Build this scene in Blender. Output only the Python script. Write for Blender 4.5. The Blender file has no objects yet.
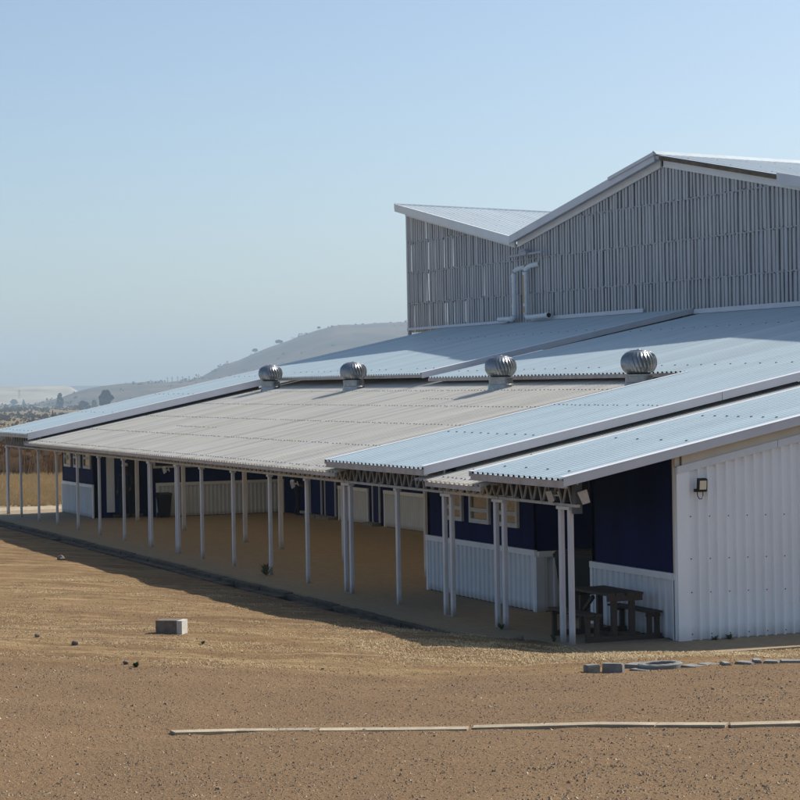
import bpy, bmesh, math, random
from mathutils import Vector, Matrix, noise
random.seed(7)
S = bpy.context.scene
COL = S.collection
PI = math.pi

# ------------------------------------------------------------------ helpers
def link(o):
    COL.objects.link(o); return o

def tag(o, label=None, cat=None, group=None, kind=None):
    if label: o['label'] = label
    if cat: o['category'] = cat
    if group: o['group'] = group
    if kind: o['kind'] = kind
    return o

def empty(name, loc, label, cat, group=None, rz=0.0):
    o = bpy.data.objects.new(name, None)
    o.empty_display_size = .2
    o.location = loc; o.rotation_euler = (0, 0, rz)
    link(o); return tag(o, label, cat, group)

class MB:
    """collects faces, then builds one mesh object"""
    def __init__(s): s.v = []; s.f = []; s.m = []; s.mi = 0
    def quad(s, *p):
        n = len(s.v); s.v += [tuple(q) for q in p]; s.f.append(tuple(range(n, n+len(p)))); s.m.append(s.mi)
    def box(s, x0, x1, y0, y1, z0, z1):
        s.hexa([(x0,y0,z0),(x1,y0,z0),(x1,y1,z0),(x0,y1,z0),(x0,y0,z1),(x1,y0,z1),(x1,y1,z1),(x0,y1,z1)])
    def hexa(s, p):
        n = len(s.v); s.v += [tuple(q) for q in p]
        for f in ((0,3,2,1),(4,5,6,7),(0,1,5,4),(1,2,6,5),(2,3,7,6),(3,0,4,7)):
            s.f.append(tuple(n+i for i in f)); s.m.append(s.mi)
    def beam(s, a, b, w, h, up=(0,0,1)):
        a = Vector(a); b = Vector(b); d = (b-a).normalized(); u = Vector(up)
        if abs(d.dot(u)) > .99: u = Vector((0,1,0))
        r = d.cross(u).normalized()*w/2; u = r.cross(d).normalized()*h/2
        s.hexa([a-r-u, a+r-u, b+r-u, b-r-u, a-r+u, a+r+u, b+r+u, b-r+u])
    def tube(s, pts, rad, n=10, cap=True):
        pts = [Vector(p) for p in pts]
        if not isinstance(rad, (list, tuple)): rad = [rad]*len(pts)
        base = len(s.v)
        for i, p in enumerate(pts):
            d = (pts[min(i+1, len(pts)-1)] - pts[max(i-1, 0)]).normalized()
            u = Vector((0,0,1)) if abs(d.z) < .95 else Vector((0,1,0))
            a = d.cross(u).normalized(); b = a.cross(d).normalized()
            for k in range(n):
                t = 2*PI*k/n
                s.v.append(tuple(p + (a*math.cos(t)+b*math.sin(t))*rad[i]))
        for i in range(len(pts)-1):
            for k in range(n):
                s.f.append((base+i*n+k, base+i*n+(k+1)%n, base+(i+1)*n+(k+1)%n, base+(i+1)*n+k)); s.m.append(s.mi)
        if cap:
            s.f.append(tuple(base+k for k in range(n))[::-1]); s.m.append(s.mi)
            e = base+(len(pts)-1)*n
            s.f.append(tuple(e+k for k in range(n))); s.m.append(s.mi)
    def lathe(s, prof, n=24, c=(0,0,0), mod=None):
        base = len(s.v)
        for i, (r, z) in enumerate(prof):
            for k in range(n):
                t = 2*PI*k/n
                rr = r if mod is None else mod(r, z, t, k, i)
                s.v.append((c[0]+rr*math.cos(t), c[1]+rr*math.sin(t), c[2]+z))
        for i in range(len(prof)-1):
            for k in range(n):
                s.f.append((base+i*n+k, base+i*n+(k+1)%n, base+(i+1)*n+(k+1)%n, base+(i+1)*n+k)); s.m.append(s.mi)
        s.f.append(tuple(base+k for k in range(n))[::-1]); s.m.append(s.mi)
        e = base+(len(prof)-1)*n
        s.f.append(tuple(e+k for k in range(n))); s.m.append(s.mi)
    def rib_sheet(s, fn, u0, u1, v0, v1, pitch=.2, h=.036, crest=.05, rise=.022, nv=1, phase=0.):
        """ribbed metal sheet: profile along u, straight along v; fn(u, v, height) -> point"""
        prof = []
        u = math.floor(u0/pitch+1e-6)*pitch if abs(pitch-.2) < 1e-6 else u0
        u00 = u
        k = 0
        while u < u1-1e-6:
            for du, hh in ((0, 0), (pitch-crest-2*rise, 0), (pitch-crest-rise, h), (pitch-rise, h)):
                uu = u+du
                if u0-1e-6 <= uu <= u1: prof.append((uu, hh))
            k += 1; u = u00+k*pitch
        prof.append((u1, 0))
        base = len(s.v); n = len(prof)
        for j in range(nv+1):
            for (uu, hh) in prof:
                a = v0(uu) if callable(v0) else v0
                b = v1(uu) if callable(v1) else v1
                s.v.append(tuple(fn(uu, a+(b-a)*j/nv, hh)))
        for j in range(nv):
            for i in range(n-1):
                s.f.append((base+j*n+i, base+j*n+i+1, base+(j+1)*n+i+1, base+(j+1)*n+i)); s.m.append(s.mi)
    def screws(s, zf, x0, x1, rows, every=1, mi=1):
        m0 = s.mi; s.mi = mi; r = random.Random(5)
        for py in rows:
            k0 = int(math.ceil(x0/.2))
            k = k0
            while .2*k+.18 < x1:
                if (k % every) == 0 and r.random() < .96:
                    u = .2*k+.153; y = py+r.uniform(-.02, .02); z = zf(u, y)+.036
                    w_ = .017 if every > 1 else .013
                    s.box(u-w_, u+w_, y-w_*.8, y+w_*.8, z-.004, z+.016)
                k += 1
        s.mi = m0
    def build(s, name, mats, parent=None, smooth=False, keep=False):
        me = bpy.data.meshes.new(name)
        me.from_pydata(s.v, [], s.f)
        if not isinstance(mats, (list, tuple)): mats = [mats]
        for m in mats: me.materials.append(m)
        if len(mats) > 1: me.polygons.foreach_set('material_index', s.m)
        if smooth: me.polygons.foreach_set('use_smooth', [True]*len(me.polygons))
        me.update()
        o = link(bpy.data.objects.new(name, me))
        if parent is not None:
            o.parent = parent
            if not keep:          # coordinates given in world space
                p = parent; loc = Vector()
                while p is not None:
                    if p.type == 'EMPTY': loc += p.location
                    p = p.parent
                if parent.type == 'EMPTY': o.matrix_parent_inverse = Matrix.Translation(parent.location).inverted()
        return o

# ------------------------------------------------------------------ materials
def mat(name, col, rough=.6, metal=0., spec=.4, noise_amt=0., noise_scale=3., stretch=(1,1,1), col2=None, bump=0., bump_scale=40., detail=6):
    m = bpy.data.materials.new(name); m.use_nodes = True
    nt = m.node_tree; b = nt.nodes['Principled BSDF']
    b.inputs['Roughness'].default_value = rough; b.inputs['Metallic'].default_value = metal
    b.inputs['Specular IOR Level'].default_value = spec
    b.inputs['Base Color'].default_value = (*col, 1)
    if noise_amt or col2 or bump:
        tc = nt.nodes.new('ShaderNodeTexCoord'); mp = nt.nodes.new('ShaderNodeMapping')
        mp.inputs['Scale'].default_value = stretch
        nt.links.new(tc.outputs['Object'], mp.inputs['Vector'])
    if noise_amt or col2:
        nz = nt.nodes.new('ShaderNodeTexNoise'); nz.inputs['Scale'].default_value = noise_scale; nz.inputs['Detail'].default_value = detail
        nz.inputs['Roughness'].default_value = .6
        nt.links.new(mp.outputs['Vector'], nz.inputs['Vector'])
        rp = nt.nodes.new('ShaderNodeValToRGB')
        c2 = col2 or tuple(c*(1-noise_amt) for c in col)
        rp.color_ramp.elements[0].position = .32; rp.color_ramp.elements[1].position = .68
        rp.color_ramp.elements[0].color = (*c2, 1); rp.color_ramp.elements[1].color = (*col, 1)
        nt.links.new(nz.outputs['Fac'], rp.inputs['Fac'])
        nt.links.new(rp.outputs['Color'], b.inputs['Base Color'])
    if bump:
        n2 = nt.nodes.new('ShaderNodeTexNoise'); n2.inputs['Scale'].default_value = bump_scale; n2.inputs['Detail'].default_value = 4
        bp = nt.nodes.new('ShaderNodeBump'); bp.inputs['Strength'].default_value = bump; bp.inputs['Distance'].default_value = .02
        nt.links.new(mp.outputs['Vector'], n2.inputs['Vector'])
        nt.links.new(n2.outputs['Fac'], bp.inputs['Height']); nt.links.new(bp.outputs['Normal'], b.inputs['Normal'])
    return m

def splash(m, z0, z1, col, amt):
    # mud splashed up from the ground
    nt = m.node_tree; b = nt.nodes['Principled BSDF']; l = b.inputs['Base Color'].links
    src = l[0].from_socket if l else None
    tc = nt.nodes.new('ShaderNodeTexCoord'); sp = nt.nodes.new('ShaderNodeSeparateXYZ'); nt.links.new(tc.outputs['Object'], sp.inputs[0])
    n_ = nz(nt, tc.outputs['Object'], 7, 6, .7)
    h = math_(nt, 'ADD', sp.outputs[2], math_(nt, 'MULTIPLY', math_(nt, 'SUBTRACT', n_, .5), -.5*z1))
    f = math_(nt, 'MULTIPLY', ramp(nt, h, z1, z0), amt)
    # a few scuffs and rust spots higher up
    n2 = nz(nt, tc.outputs['Object'], 3.1, 8, .75)
    f = math_(nt, 'MAXIMUM', f, math_(nt, 'MULTIPLY', ramp(nt, n2, .66, .74), amt*.5))
    nt.links.new(mixc(nt, f, src if src else tuple(b.inputs['Base Color'].default_value)[:3], col), b.inputs['Base Color'])
def N(nt, t, **k):
    n = nt.nodes.new(t)
    for a, v in k.items():
        if a in n.inputs.keys(): n.inputs[a].default_value = v
        else: setattr(n, a, v)
    return n
def math_(nt, op, a, b=None, c=None):
    n = nt.nodes.new('ShaderNodeMath'); n.operation = op
    for i, x in enumerate((a, b, c)):
        if x is None: continue
        if isinstance(x, (int, float)): n.inputs[i].default_value = x
        else: nt.links.new(x, n.inputs[i])
    return n.outputs[0]
def mixc(nt, fac, a, b, mode='MIX'):
    n = nt.nodes.new('ShaderNodeMix'); n.data_type = 'RGBA'; n.blend_type = mode
    for s_, x in ((n.inputs[0], fac), (n.inputs[6], a), (n.inputs[7], b)):
        if isinstance(x, (int, float)): s_.default_value = x
        elif isinstance(x, tuple): s_.default_value = (*x, 1)
        else: nt.links.new(x, s_)
    return n.outputs[2]
def nz(nt, vec, scale, detail=5, rough=.6):
    n = nt.nodes.new('ShaderNodeTexNoise'); n.inputs['Scale'].default_value = scale; n.inputs['Detail'].default_value = detail; n.inputs['Roughness'].default_value = rough
    nt.links.new(vec, n.inputs['Vector']); return n.outputs['Fac']
def ramp(nt, fac, a, b):
    n = nt.nodes.new('ShaderNodeMapRange'); n.inputs[1].default_value = a; n.inputs[2].default_value = b; n.clamp = True
    nt.links.new(fac, n.inputs[0]); return n.outputs[0]
def mapping(nt, vec, scale):
    n = nt.nodes.new('ShaderNodeMapping'); n.inputs['Scale'].default_value = scale
    nt.links.new(vec, n.inputs['Vector']); return n.outputs[0]

def roof_mat(name, base, streak, warm, rough, spec, purlins, transl=0., dirt=.5, patch=.0, axis='Y', every=.2, rib_shade=.35, ribvar=.2):
    """pre-painted ribbed sheet: panel-to-panel tint, streaks down the slope, screw heads on purlin lines"""
    m = bpy.data.materials.new(name); m.use_nodes = True; nt = m.node_tree
    b = nt.nodes['Principled BSDF']; out = nt.nodes['Material Output']
    tc = nt.nodes.new('ShaderNodeTexCoord'); o = tc.outputs['Object']
    sp = nt.nodes.new('ShaderNodeSeparateXYZ'); nt.links.new(o, sp.inputs[0])
    u, v = (sp.outputs[0], sp.outputs[1]) if axis == 'Y' else (sp.outputs[1], sp.outputs[0])
    sc = (2.2, .12, .12) if axis == 'Y' else (.12, 2.2, .12)
    s1 = ramp(nt, nz(nt, mapping(nt, o, sc), 2.0, 7, .65), .35, .7)
    s2 = ramp(nt, nz(nt, mapping(nt, o, (1, .5, .5)), .55, 5), .35, .7)
    rib0 = .153; streak2 = tuple(q*.45 for q in streak)
    c = mixc(nt, math_(nt, 'MULTIPLY', s1, dirt), base, streak)
    c = mixc(nt, math_(nt, 'MULTIPLY', s2, patch), c, warm)
    # sheet tint, 0.8 m panels
    pid = math_(nt, 'FLOOR', math_(nt, 'DIVIDE', u, .8))
    wn = nt.nodes.new('ShaderNodeTexWhiteNoise'); wn.noise_dimensions = '1D'; nt.links.new(pid, wn.inputs['W'])
    tint = math_(nt, 'MULTIPLY_ADD', wn.outputs[0], .10, .94)
    cm = nt.nodes.new('ShaderNodeVectorMath'); cm.operation = 'SCALE'; nt.links.new(c, cm.inputs[0]); nt.links.new(tint, cm.inputs['Scale'])
    c = cm.outputs[0]
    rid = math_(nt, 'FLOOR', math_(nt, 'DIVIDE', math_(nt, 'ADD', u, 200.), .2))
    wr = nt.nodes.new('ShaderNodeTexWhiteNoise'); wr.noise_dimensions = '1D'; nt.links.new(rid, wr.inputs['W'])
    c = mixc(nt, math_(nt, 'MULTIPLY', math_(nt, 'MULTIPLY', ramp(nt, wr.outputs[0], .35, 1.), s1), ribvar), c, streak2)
    # rib shading painted as darker lines along both feet of each rib
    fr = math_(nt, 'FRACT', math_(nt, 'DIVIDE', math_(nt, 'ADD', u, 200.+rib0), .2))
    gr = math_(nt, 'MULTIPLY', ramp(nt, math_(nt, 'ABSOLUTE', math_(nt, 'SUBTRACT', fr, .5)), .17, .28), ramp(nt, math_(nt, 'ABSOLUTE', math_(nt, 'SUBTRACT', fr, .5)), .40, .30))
    c = mixc(nt, math_(nt, 'MULTIPLY', math_(nt, 'MULTIPLY', gr, rib_shade), math_(nt, 'MULTIPLY_ADD', s1, .6, .4)), c, streak2)
    # screws
    fu = math_(nt, 'ABSOLUTE', math_(nt, 'SUBTRACT', math_(nt, 'FRACT', math_(nt, 'DIVIDE', math_(nt, 'ADD', u, 200.+.047), every)), .5))
    du = math_(nt, 'LESS_THAN', math_(nt, 'SUBTRACT', .5, fu), .02/every)
    dv = None
    for py in purlins:
        d = math_(nt, 'LESS_THAN', math_(nt, 'ABSOLUTE', math_(nt, 'SUBTRACT', v, py)), .035)
        dv = d if dv is None else math_(nt, 'MAXIMUM', dv, d)
    if dv is not None:
        c = mixc(nt, math_(nt, 'MULTIPLY', math_(nt, 'MULTIPLY', du, dv), .85), c, (.03, .03, .035))
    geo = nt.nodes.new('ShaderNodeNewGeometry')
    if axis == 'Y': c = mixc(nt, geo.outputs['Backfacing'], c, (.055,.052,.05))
    nt.links.new(c, b.inputs['Base Color'])
    b.inputs['Roughness'].default_value = rough; b.inputs['Specular IOR Level'].default_value = spec
    if transl:
        tr = nt.nodes.new('ShaderNodeBsdfTranslucent'); nt.links.new(mixc(nt, 1., c, (.82, .66, .42)), tr.inputs[0])
        mx = nt.nodes.new('ShaderNodeMixShader'); mx.inputs[0].default_value = transl
        nt.links.new(b.outputs[0], mx.inputs[1]); nt.links.new(tr.outputs[0], mx.inputs[2]); nt.links.new(mx.outputs[0], out.inputs[0])
    return m

M = {}
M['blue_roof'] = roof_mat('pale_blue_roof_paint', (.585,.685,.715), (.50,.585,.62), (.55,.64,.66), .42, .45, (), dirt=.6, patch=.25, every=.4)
M['beige_roof'] = roof_mat('weathered_beige_sheet', (.90,.885,.83), (.64,.62,.56), (.80,.74,.60), .6, .3, (), transl=.26, dirt=.7, patch=.4, rib_shade=.55, ribvar=.55)
M['hall_roof'] = roof_mat('hall_roof_paint', (.50,.58,.62), (.40,.47,.51), (.52,.52,.47), .5, .4, (-76.2,-74.3,-72.3,-70.4,-68.4,-54.6,-52.2,-50.), dirt=.7, patch=.3, axis='X', rib_shade=0., ribvar=.1)
M['fascia'] = mat('grey_white_flashing', (.62,.63,.68), .45, noise_amt=.12, noise_scale=1.5)
M['flash_white'] = mat('white_flashing', (.74,.76,.78), .45, noise_amt=.08, noise_scale=2)
M['eave'] = mat('eave_purlin_paint', (.52,.45,.42), .6, noise_amt=.3, noise_scale=4)
M['steel_truss'] = mat('truss_paint', (.50,.46,.42), .6, noise_amt=.35, noise_scale=6)
M['dark_steel'] = mat('dark_steel', (.09,.09,.10), .6, noise_amt=.3)
M['post'] = mat('post_paint', (.66,.63,.64), .5, noise_amt=.18, noise_scale=5, stretch=(1,1,.4))
M['navy'] = mat('navy_panel', (.008,.012,.075), .75, spec=.08, noise_amt=.35, noise_scale=1.3, stretch=(2,2,.3))
M['navy_door'] = mat('navy_door', (.010,.02,.11), .6, spec=.15)
M['dado'] = mat('white_ribbed_dado', (.66,.69,.74), .5, noise_amt=.14, noise_scale=1.2, stretch=(1.5,1.5,.5))
M['trim'] = mat('white_trim', (.74,.76,.80), .45, noise_amt=.1, noise_scale=2)
M['end_white'] = mat('white_ribbed_wall', (.90,.93,.95), .45, noise_amt=.12, noise_scale=.9, stretch=(1.5,1.5,.6), col2=(.83,.85,.87))
M['cream'] = mat('cream_board', (.66,.60,.50), .6, noise_amt=.12, noise_scale=2)
M['window_frame'] = mat('window_frame_paint', (.58,.56,.55), .5, noise_amt=.2, noise_scale=8)
M['glass'] = mat('window_tan_reflection', (.20,.16,.10), .12, spec=.9, noise_amt=.5, noise_scale=7)  # tan reflection of the sunlit ground painted into the pane colour
M['dark_glass'] = mat('dark_window_glass', (.02,.022,.03), .1, spec=.8)
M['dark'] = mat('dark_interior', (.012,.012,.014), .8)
M['slat'] = mat('weathered_grey_slat', (.53,.54,.56), .6, noise_amt=.30, noise_scale=2.5, stretch=(6,6,.35), detail=8)
M['slat_back'] = mat('inner_grey_slat', (.52,.53,.55), .65, noise_amt=.35, noise_scale=2.5, stretch=(6,6,.35))
M['bolt'] = mat('bolt_head', (.05,.05,.06), .5)
M['washer'] = mat('weathered_screw_washer', (.17,.165,.16), .6)
M['rail'] = mat('girt_paint', (.45,.46,.50), .6, noise_amt=.3, noise_scale=9)
M['pvc'] = mat('grey_pvc_pipe', (.74,.77,.80), .4, noise_amt=.15, noise_scale=5)
M['rust'] = mat('rust_stained_pipe', (.58,.36,.12), .6, col2=(.46,.22,.04), noise_amt=.3, noise_scale=3.6, stretch=(2.2,1.4,.12))
M['timber'] = mat('weathered_brown_timber', (.16,.12,.07), .8, noise_amt=.5, noise_scale=4)
M['galv'] = mat('galvanised_metal', (.34,.355,.37), .36, metal=.9, noise_amt=.3, noise_scale=9)
M['table_wood'] = mat('dark_stained_wood', (.065,.042,.030), .65, noise_amt=.45, noise_scale=6, stretch=(1,8,8))
M['bin'] = mat('black_bin_plastic', (.012,.012,.014), .45)
M['black'] = mat('black_rubber', (.012,.012,.012), .6)
M['lamp_white'] = mat('white_lamp_housing', (.56,.53,.51), .5, noise_amt=.15, noise_scale=8)
M['lamp_glass'] = mat('floodlight_lens', (.75,.66,.5), .15, spec=.8)
M['concrete'] = mat('grey_concrete', (.24,.235,.22), .9, noise_amt=.4, noise_scale=8, bump=.15, bump_scale=60)
M['pale_concrete'] = mat('pale_concrete_kerb', (.44,.36,.25), .9, noise_amt=.4, noise_scale=4, bump=.4, bump_scale=60)
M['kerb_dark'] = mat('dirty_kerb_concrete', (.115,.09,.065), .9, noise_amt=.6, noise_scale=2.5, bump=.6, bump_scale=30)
M['block'] = mat('sunlit_cinder_block', (.58,.55,.49), .9, noise_amt=.3, noise_scale=14, bump=.5, bump_scale=80)
M['stone'] = mat('field_stone', (.20,.16,.13), .9, noise_amt=.4, noise_scale=12, bump=.5)
M['litter'] = mat('white_plastic', (.75,.77,.78), .4)
M['straw'] = mat('dry_straw', (.66,.52,.30), .8, col2=(.48,.35,.18), noise_amt=.3, noise_scale=1.3)
M['pebble'] = mat('dark_pebble', (.20,.148,.105), .9, col2=(.31,.23,.16), noise_amt=.3, noise_scale=2)
M['clod'] = mat('soil_clod', (.30,.205,.125), .95, col2=(.19,.13,.08), noise_amt=.3, noise_scale=3)
M['clod_pale'] = mat('pale_soil_clod', (.50,.39,.25), .95, col2=(.40,.31,.20), noise_amt=.3, noise_scale=3)
M['weed'] = mat('green_weed', (.10,.13,.05), .7, noise_amt=.3)
M['leaf_dark'] = mat('dark_evergreen_leaf', (.035,.05,.028), .8, noise_amt=.4, noise_scale=1.2)
M['leaf_olive'] = mat('olive_leaf', (.07,.08,.045), .8, noise_amt=.4, noise_scale=.8)
M['bark'] = mat('tree_bark', (.10,.075,.05), .9)
M['scrub'] = mat('dry_scrub', (.21,.16,.095), .9, col2=(.09,.08,.045), noise_amt=.3, noise_scale=.05)
M['reed'] = mat('brown_reeds', (.40,.26,.14), .9, col2=(.13,.09,.05), noise_amt=.3, noise_scale=.4)
M['dune'] = mat('dump_sand', (.46,.38,.23), .9, col2=(.20,.165,.105), noise_amt=.3, noise_scale=.012, stretch=(1,1,10))
M['skin'] = mat('brown_skin', (.12,.06,.035), .5)
M['jacket'] = mat('dark_jacket', (.016,.018,.022), .8)
M['trouser'] = mat('dark_trousers', (.013,.013,.017), .8)
M['shoe'] = mat('black_shoes', (.01,.01,.01), .4)
M['cap'] = mat('white_cap', (.6,.6,.58), .7)
M['blue_cloth'] = mat('blue_cloth', (.03,.06,.28), .7)
M['pylon'] = mat('far_steel', (.25,.25,.26), .6)

splash(M['post'], .0, .22, (.20,.14,.09), .75); splash(M['dado'], .0, .16, (.22,.17,.12), .6); splash(M['end_white'], -.1, .22, (.34,.27,.20), .55)
def paving_mat():
    m = bpy.data.materials.new('brown_brick_paving'); m.use_nodes = True; nt = m.node_tree; b = nt.nodes['Principled BSDF']
    tc = nt.nodes.new('ShaderNodeTexCoord'); o = tc.outputs['Object']
    br = nt.nodes.new('ShaderNodeTexBrick'); br.inputs['Scale'].default_value = 1.
    br.inputs['Brick Width'].default_value = .22; br.inputs['Row Height'].default_value = .11; br.inputs['Mortar Size'].default_value = .006
    br.inputs['Color1'].default_value = (.34,.245,.135,1); br.inputs['Color2'].default_value = (.28,.20,.115,1); br.inputs['Mortar'].default_value = (.12,.09,.055,1)
    nt.links.new(o, br.inputs['Vector'])
    n1 = ramp(nt, nz(nt, o, .7, 6), .3, .7); n2 = ramp(nt, nz(nt, o, 5, 5), .35, .7)
    c = mixc(nt, math_(nt, 'MULTIPLY', n1, .45), br.outputs['Color'], (.23,.175,.11))
    c = mixc(nt, math_(nt, 'MULTIPLY', n2, .25), c, (.30,.23,.14))
    nt.links.new(c, b.inputs['Base Color']); b.inputs['Roughness'].default_value = .85
    bp = nt.nodes.new('ShaderNodeBump'); bp.inputs['Strength'].default_value = .35; bp.inputs['Distance'].default_value = .01
    nt.links.new(br.outputs['Fac'], bp.inputs['Height']); bp.invert = True; nt.links.new(bp.outputs['Normal'], b.inputs['Normal'])
    return m
M['paving'] = paving_mat()

# viewing axis in plan (the track and the straw bands in the yard run across it)
TH = math.atan(853/2100.)
FW = Vector((-math.cos(TH), math.sin(TH)))
RT = Vector((math.sin(TH), math.cos(TH)))

def ground_mat():
    m = bpy.data.materials.new('dry_ground'); m.use_nodes = True; nt = m.node_tree; b = nt.nodes['Principled BSDF']
    tc = nt.nodes.new('ShaderNodeTexCoord'); o = tc.outputs['Object']
    sp = nt.nodes.new('ShaderNodeSeparateXYZ'); nt.links.new(o, sp.inputs[0])
    x, y = sp.outputs[0], sp.outputs[1]
    depth = math_(nt, 'ADD', math_(nt, 'MULTIPLY', x, FW.x), math_(nt, 'MULTIPLY', y, FW.y))
    big = nz(nt, o, .35, 6, .6); mid = nz(nt, o, 2.2, 6, .65); fine = nz(nt, o, 14, 6, .7); vf = nz(nt, o, 26, 3, .75); lt = nz(nt, mapping(nt, o, (1.3, 1, 1)), 31, 2, .7)
    # streaks across the slope, from wheels and water
    rot = nt.nodes.new('ShaderNodeMapping'); rot.inputs['Rotation'].default_value = (0, 0, -(PI/2-TH)); nt.links.new(o, rot.inputs['Vector'])
    st = nz(nt, mapping(nt, rot.outputs[0], (.22, 1.5, 1)), 1.0, 7, .65)
    c = mixc(nt, ramp(nt, big, .35, .65), (.185,.122,.074), (.26,.18,.108))
    c = mixc(nt, math_(nt, 'MULTIPLY', ramp(nt, st, .47, .66), .7), c, (.40,.32,.205))
    c = mixc(nt, math_(nt, 'MULTIPLY', ramp(nt, mid, .48, .68), .55), c, (.12,.082,.056))
    # gravel track nearest the viewer
    dn = math_(nt, 'ADD', depth, math_(nt, 'MULTIPLY', math_(nt, 'SUBTRACT', mid, .5), 1.6))
    tr = ramp(nt, dn, 27.0, 26.0)
    gv = mixc(nt, ramp(nt, fine, .35, .65), (.165,.12,.087), (.29,.208,.146))
    gv = mixc(nt, math_(nt, 'MULTIPLY', ramp(nt, st, .5, .7), .35), gv, (.36,.27,.175))
    c = mixc(nt, tr, c, gv)
    c = mixc(nt, math_(nt, 'MULTIPLY', ramp(nt, fine, .5, .68), .5), c, (.085,.06,.042))
    c = mixc(nt, math_(nt, 'MULTIPLY', ramp(nt, vf, .55, .68), .55), c, (.07,.05,.037))
    c = mixc(nt, math_(nt, 'MULTIPLY', ramp(nt, lt, .56, .68), .55), c, (.36,.27,.165))
    sg = math_(nt, 'MULTIPLY', ramp(nt, nz(nt, mapping(nt, rot.outputs[0], (.5, 2.6, 1)), 1.3, 8, .75), .52, .66), ramp(nt, dn, 26.5, 28.))
    c = mixc(nt, math_(nt, 'MULTIPLY', sg, .75), c, mixc(nt, ramp(nt, vf, .4, .6), (.36,.285,.19), (.58,.48,.34)))
    # dry grassland away from the yard
    far = ramp(nt, depth, 66., 82.)
    g1 = nz(nt, o, .05, 7, .65); g2 = nz(nt, o, 1.2, 6, .7)
    gr = mixc(nt, ramp(nt, g2, .3, .7), (.27,.21,.13), (.40,.33,.22))
    vfar = ramp(nt, depth, 130., 220.)
    veld = mixc(nt, ramp(nt, g1, .4, .62), (.26,.205,.125), (.13,.115,.07))
    gr = mixc(nt, vfar, gr, veld)
    c = mixc(nt, far, c, gr)
    c = mixc(nt, 1.0, c, (.90, .79, .60), 'MULTIPLY')
    nt.links.new(c, b.inputs['Base Color']); b.inputs['Roughness'].default_value = .95; b.inputs['Specular IOR Level'].default_value = .15
    h = math_(nt, 'ADD', math_(nt, 'MULTIPLY', fine, .6), math_(nt, 'MULTIPLY', vf, .7))
    bp = nt.nodes.new('ShaderNodeBump'); bp.inputs['Strength'].default_value = .8; bp.inputs['Distance'].default_value = .06
    nt.links.new(h, bp.inputs['Height']); nt.links.new(bp.outputs['Normal'], b.inputs['Normal'])
    return m
M['ground'] = ground_mat()

def hill_mat():
    m = bpy.data.materials.new('dry_hillside'); m.use_nodes = True; nt = m.node_tree; b = nt.nodes['Principled BSDF']
    tc = nt.nodes.new('ShaderNodeTexCoord'); o = tc.outputs['Object']
    n1 = nz(nt, o, .008, 8, .7); n2 = nz(nt, mapping(nt, o, (1, 1, 4)), .03, 6, .75)
    c = mixc(nt, ramp(nt, n1, .38, .62), (.15,.11,.075), (.06,.055,.038))
    c = mixc(nt, math_(nt, 'MULTIPLY', ramp(nt, n2, .5, .65), .6), c, (.05,.05,.03))
    nt.links.new(c, b.inputs['Base Color']); b.inputs['Roughness'].default_value = .95; b.inputs['Specular IOR Level'].default_value = .1
    return m
M['hill'] = hill_mat()

# ------------------------------------------------------------------ camera
CAMH = 4.0
cam = bpy.data.cameras.new('camera'); co = link(bpy.data.objects.new('camera', cam))
pitch = (407-.0175*853-400)/2100.; roll = .0175
fw = Vector((FW.x*math.cos(pitch), FW.y*math.cos(pitch), math.sin(pitch)))
rt = Vector((RT.x, RT.y, 0)); up = rt.cross(fw)
r2 = rt*math.cos(roll) - up*math.sin(roll); u2 = rt*math.sin(roll) + up*math.cos(roll)
co.matrix_world = Matrix(((r2.x,u2.x,-fw.x,0),(r2.y,u2.y,-fw.y,0),(r2.z,u2.z,-fw.z,CAMH),(0,0,0,1)))
cam.sensor_width = 36; cam.lens = 36*2100/800.; cam.clip_end = 20000; cam.clip_start = .5
S.camera = co
EYE = Vector((0, 0, CAMH))
def ray(px, py):
    return fw*2100 + r2*(px-400) - u2*(py-400)
def on_ground(px, py, z):
    d = ray(px, py); return EYE + d*((z-CAMH)/d.z)

# ------------------------------------------------------------------ ground
def sm(a, b, x):
    t = min(1, max(0, (x-a)/(b-a))); return t*t*(3-2*t)
FLOOR_Y = 13.92          # front edge of the veranda paving
APR_X = -27.7            # outer edge of the paved strip along the end wall
def yb(x): return 13.45 + 1.2*sm(-32.5, -30.0, x)
def gdist(x, y): return max(yb(x)-y, x+27.62+.9*(1-sm(14.5, 16.4, y)))
def gz(x, y):
    d = gdist(x, y)
    if d > 0:
        r = sm(-46, -30, x)
        g = -.075 + .07*r + (.058+.042*r)*min(d, 3) + .058*max(0, min(d-3, 14)) + .03*max(0, min(d-17, 20))
        if x > -28.5: g -= .05*sm(14.5, 18, y)
    else:
        g = -.20
    if x < -73.5: g = -.05
    if x < -125:
        dd = x*FW.x+y*FW.y
        g = -.05 - 6.*sm(150, 560, dd)
    g += .06*math.exp(-(((x+31.5)/2.2)**2 + ((y-12.3)/.7)**2))
    return g
def gzn(x, y):
    g = gz(x, y)
    if -84 < x < -10 and -10 < y < 26:
        k = sm(0, .5, gdist(x, y))
        g += k*(noise.noise((x*.5, y*.5, 0))*.05 + noise.noise((x*1.7, y*1.7, 3))*.022 + noise.noise((x*5, y*5, 7))*.010)
    return g
def axis_pts(a, b, fine, lo, hi, growth=1.09):
    pts = []
    x = a
    while x <= b: pts.append(x); x += fine
    s = fine; x = a; left = []
    while x > lo: s *= growth; x -= s; left.append(max(x, lo))
    s = fine; x = pts[-1]; right = []
    while x < hi: s *= growth; x += s; right.append(min(x, hi))
    return left[::-1]+pts+right
xs = axis_pts(-62, -15, .16, -9000, 2000); ys = axis_pts(2, 19, .14, -5000, 6000)
g = MB()
for y in ys:
    for x in xs: g.v.append((x, y, gzn(x, y)))
nx = len(xs)
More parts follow.
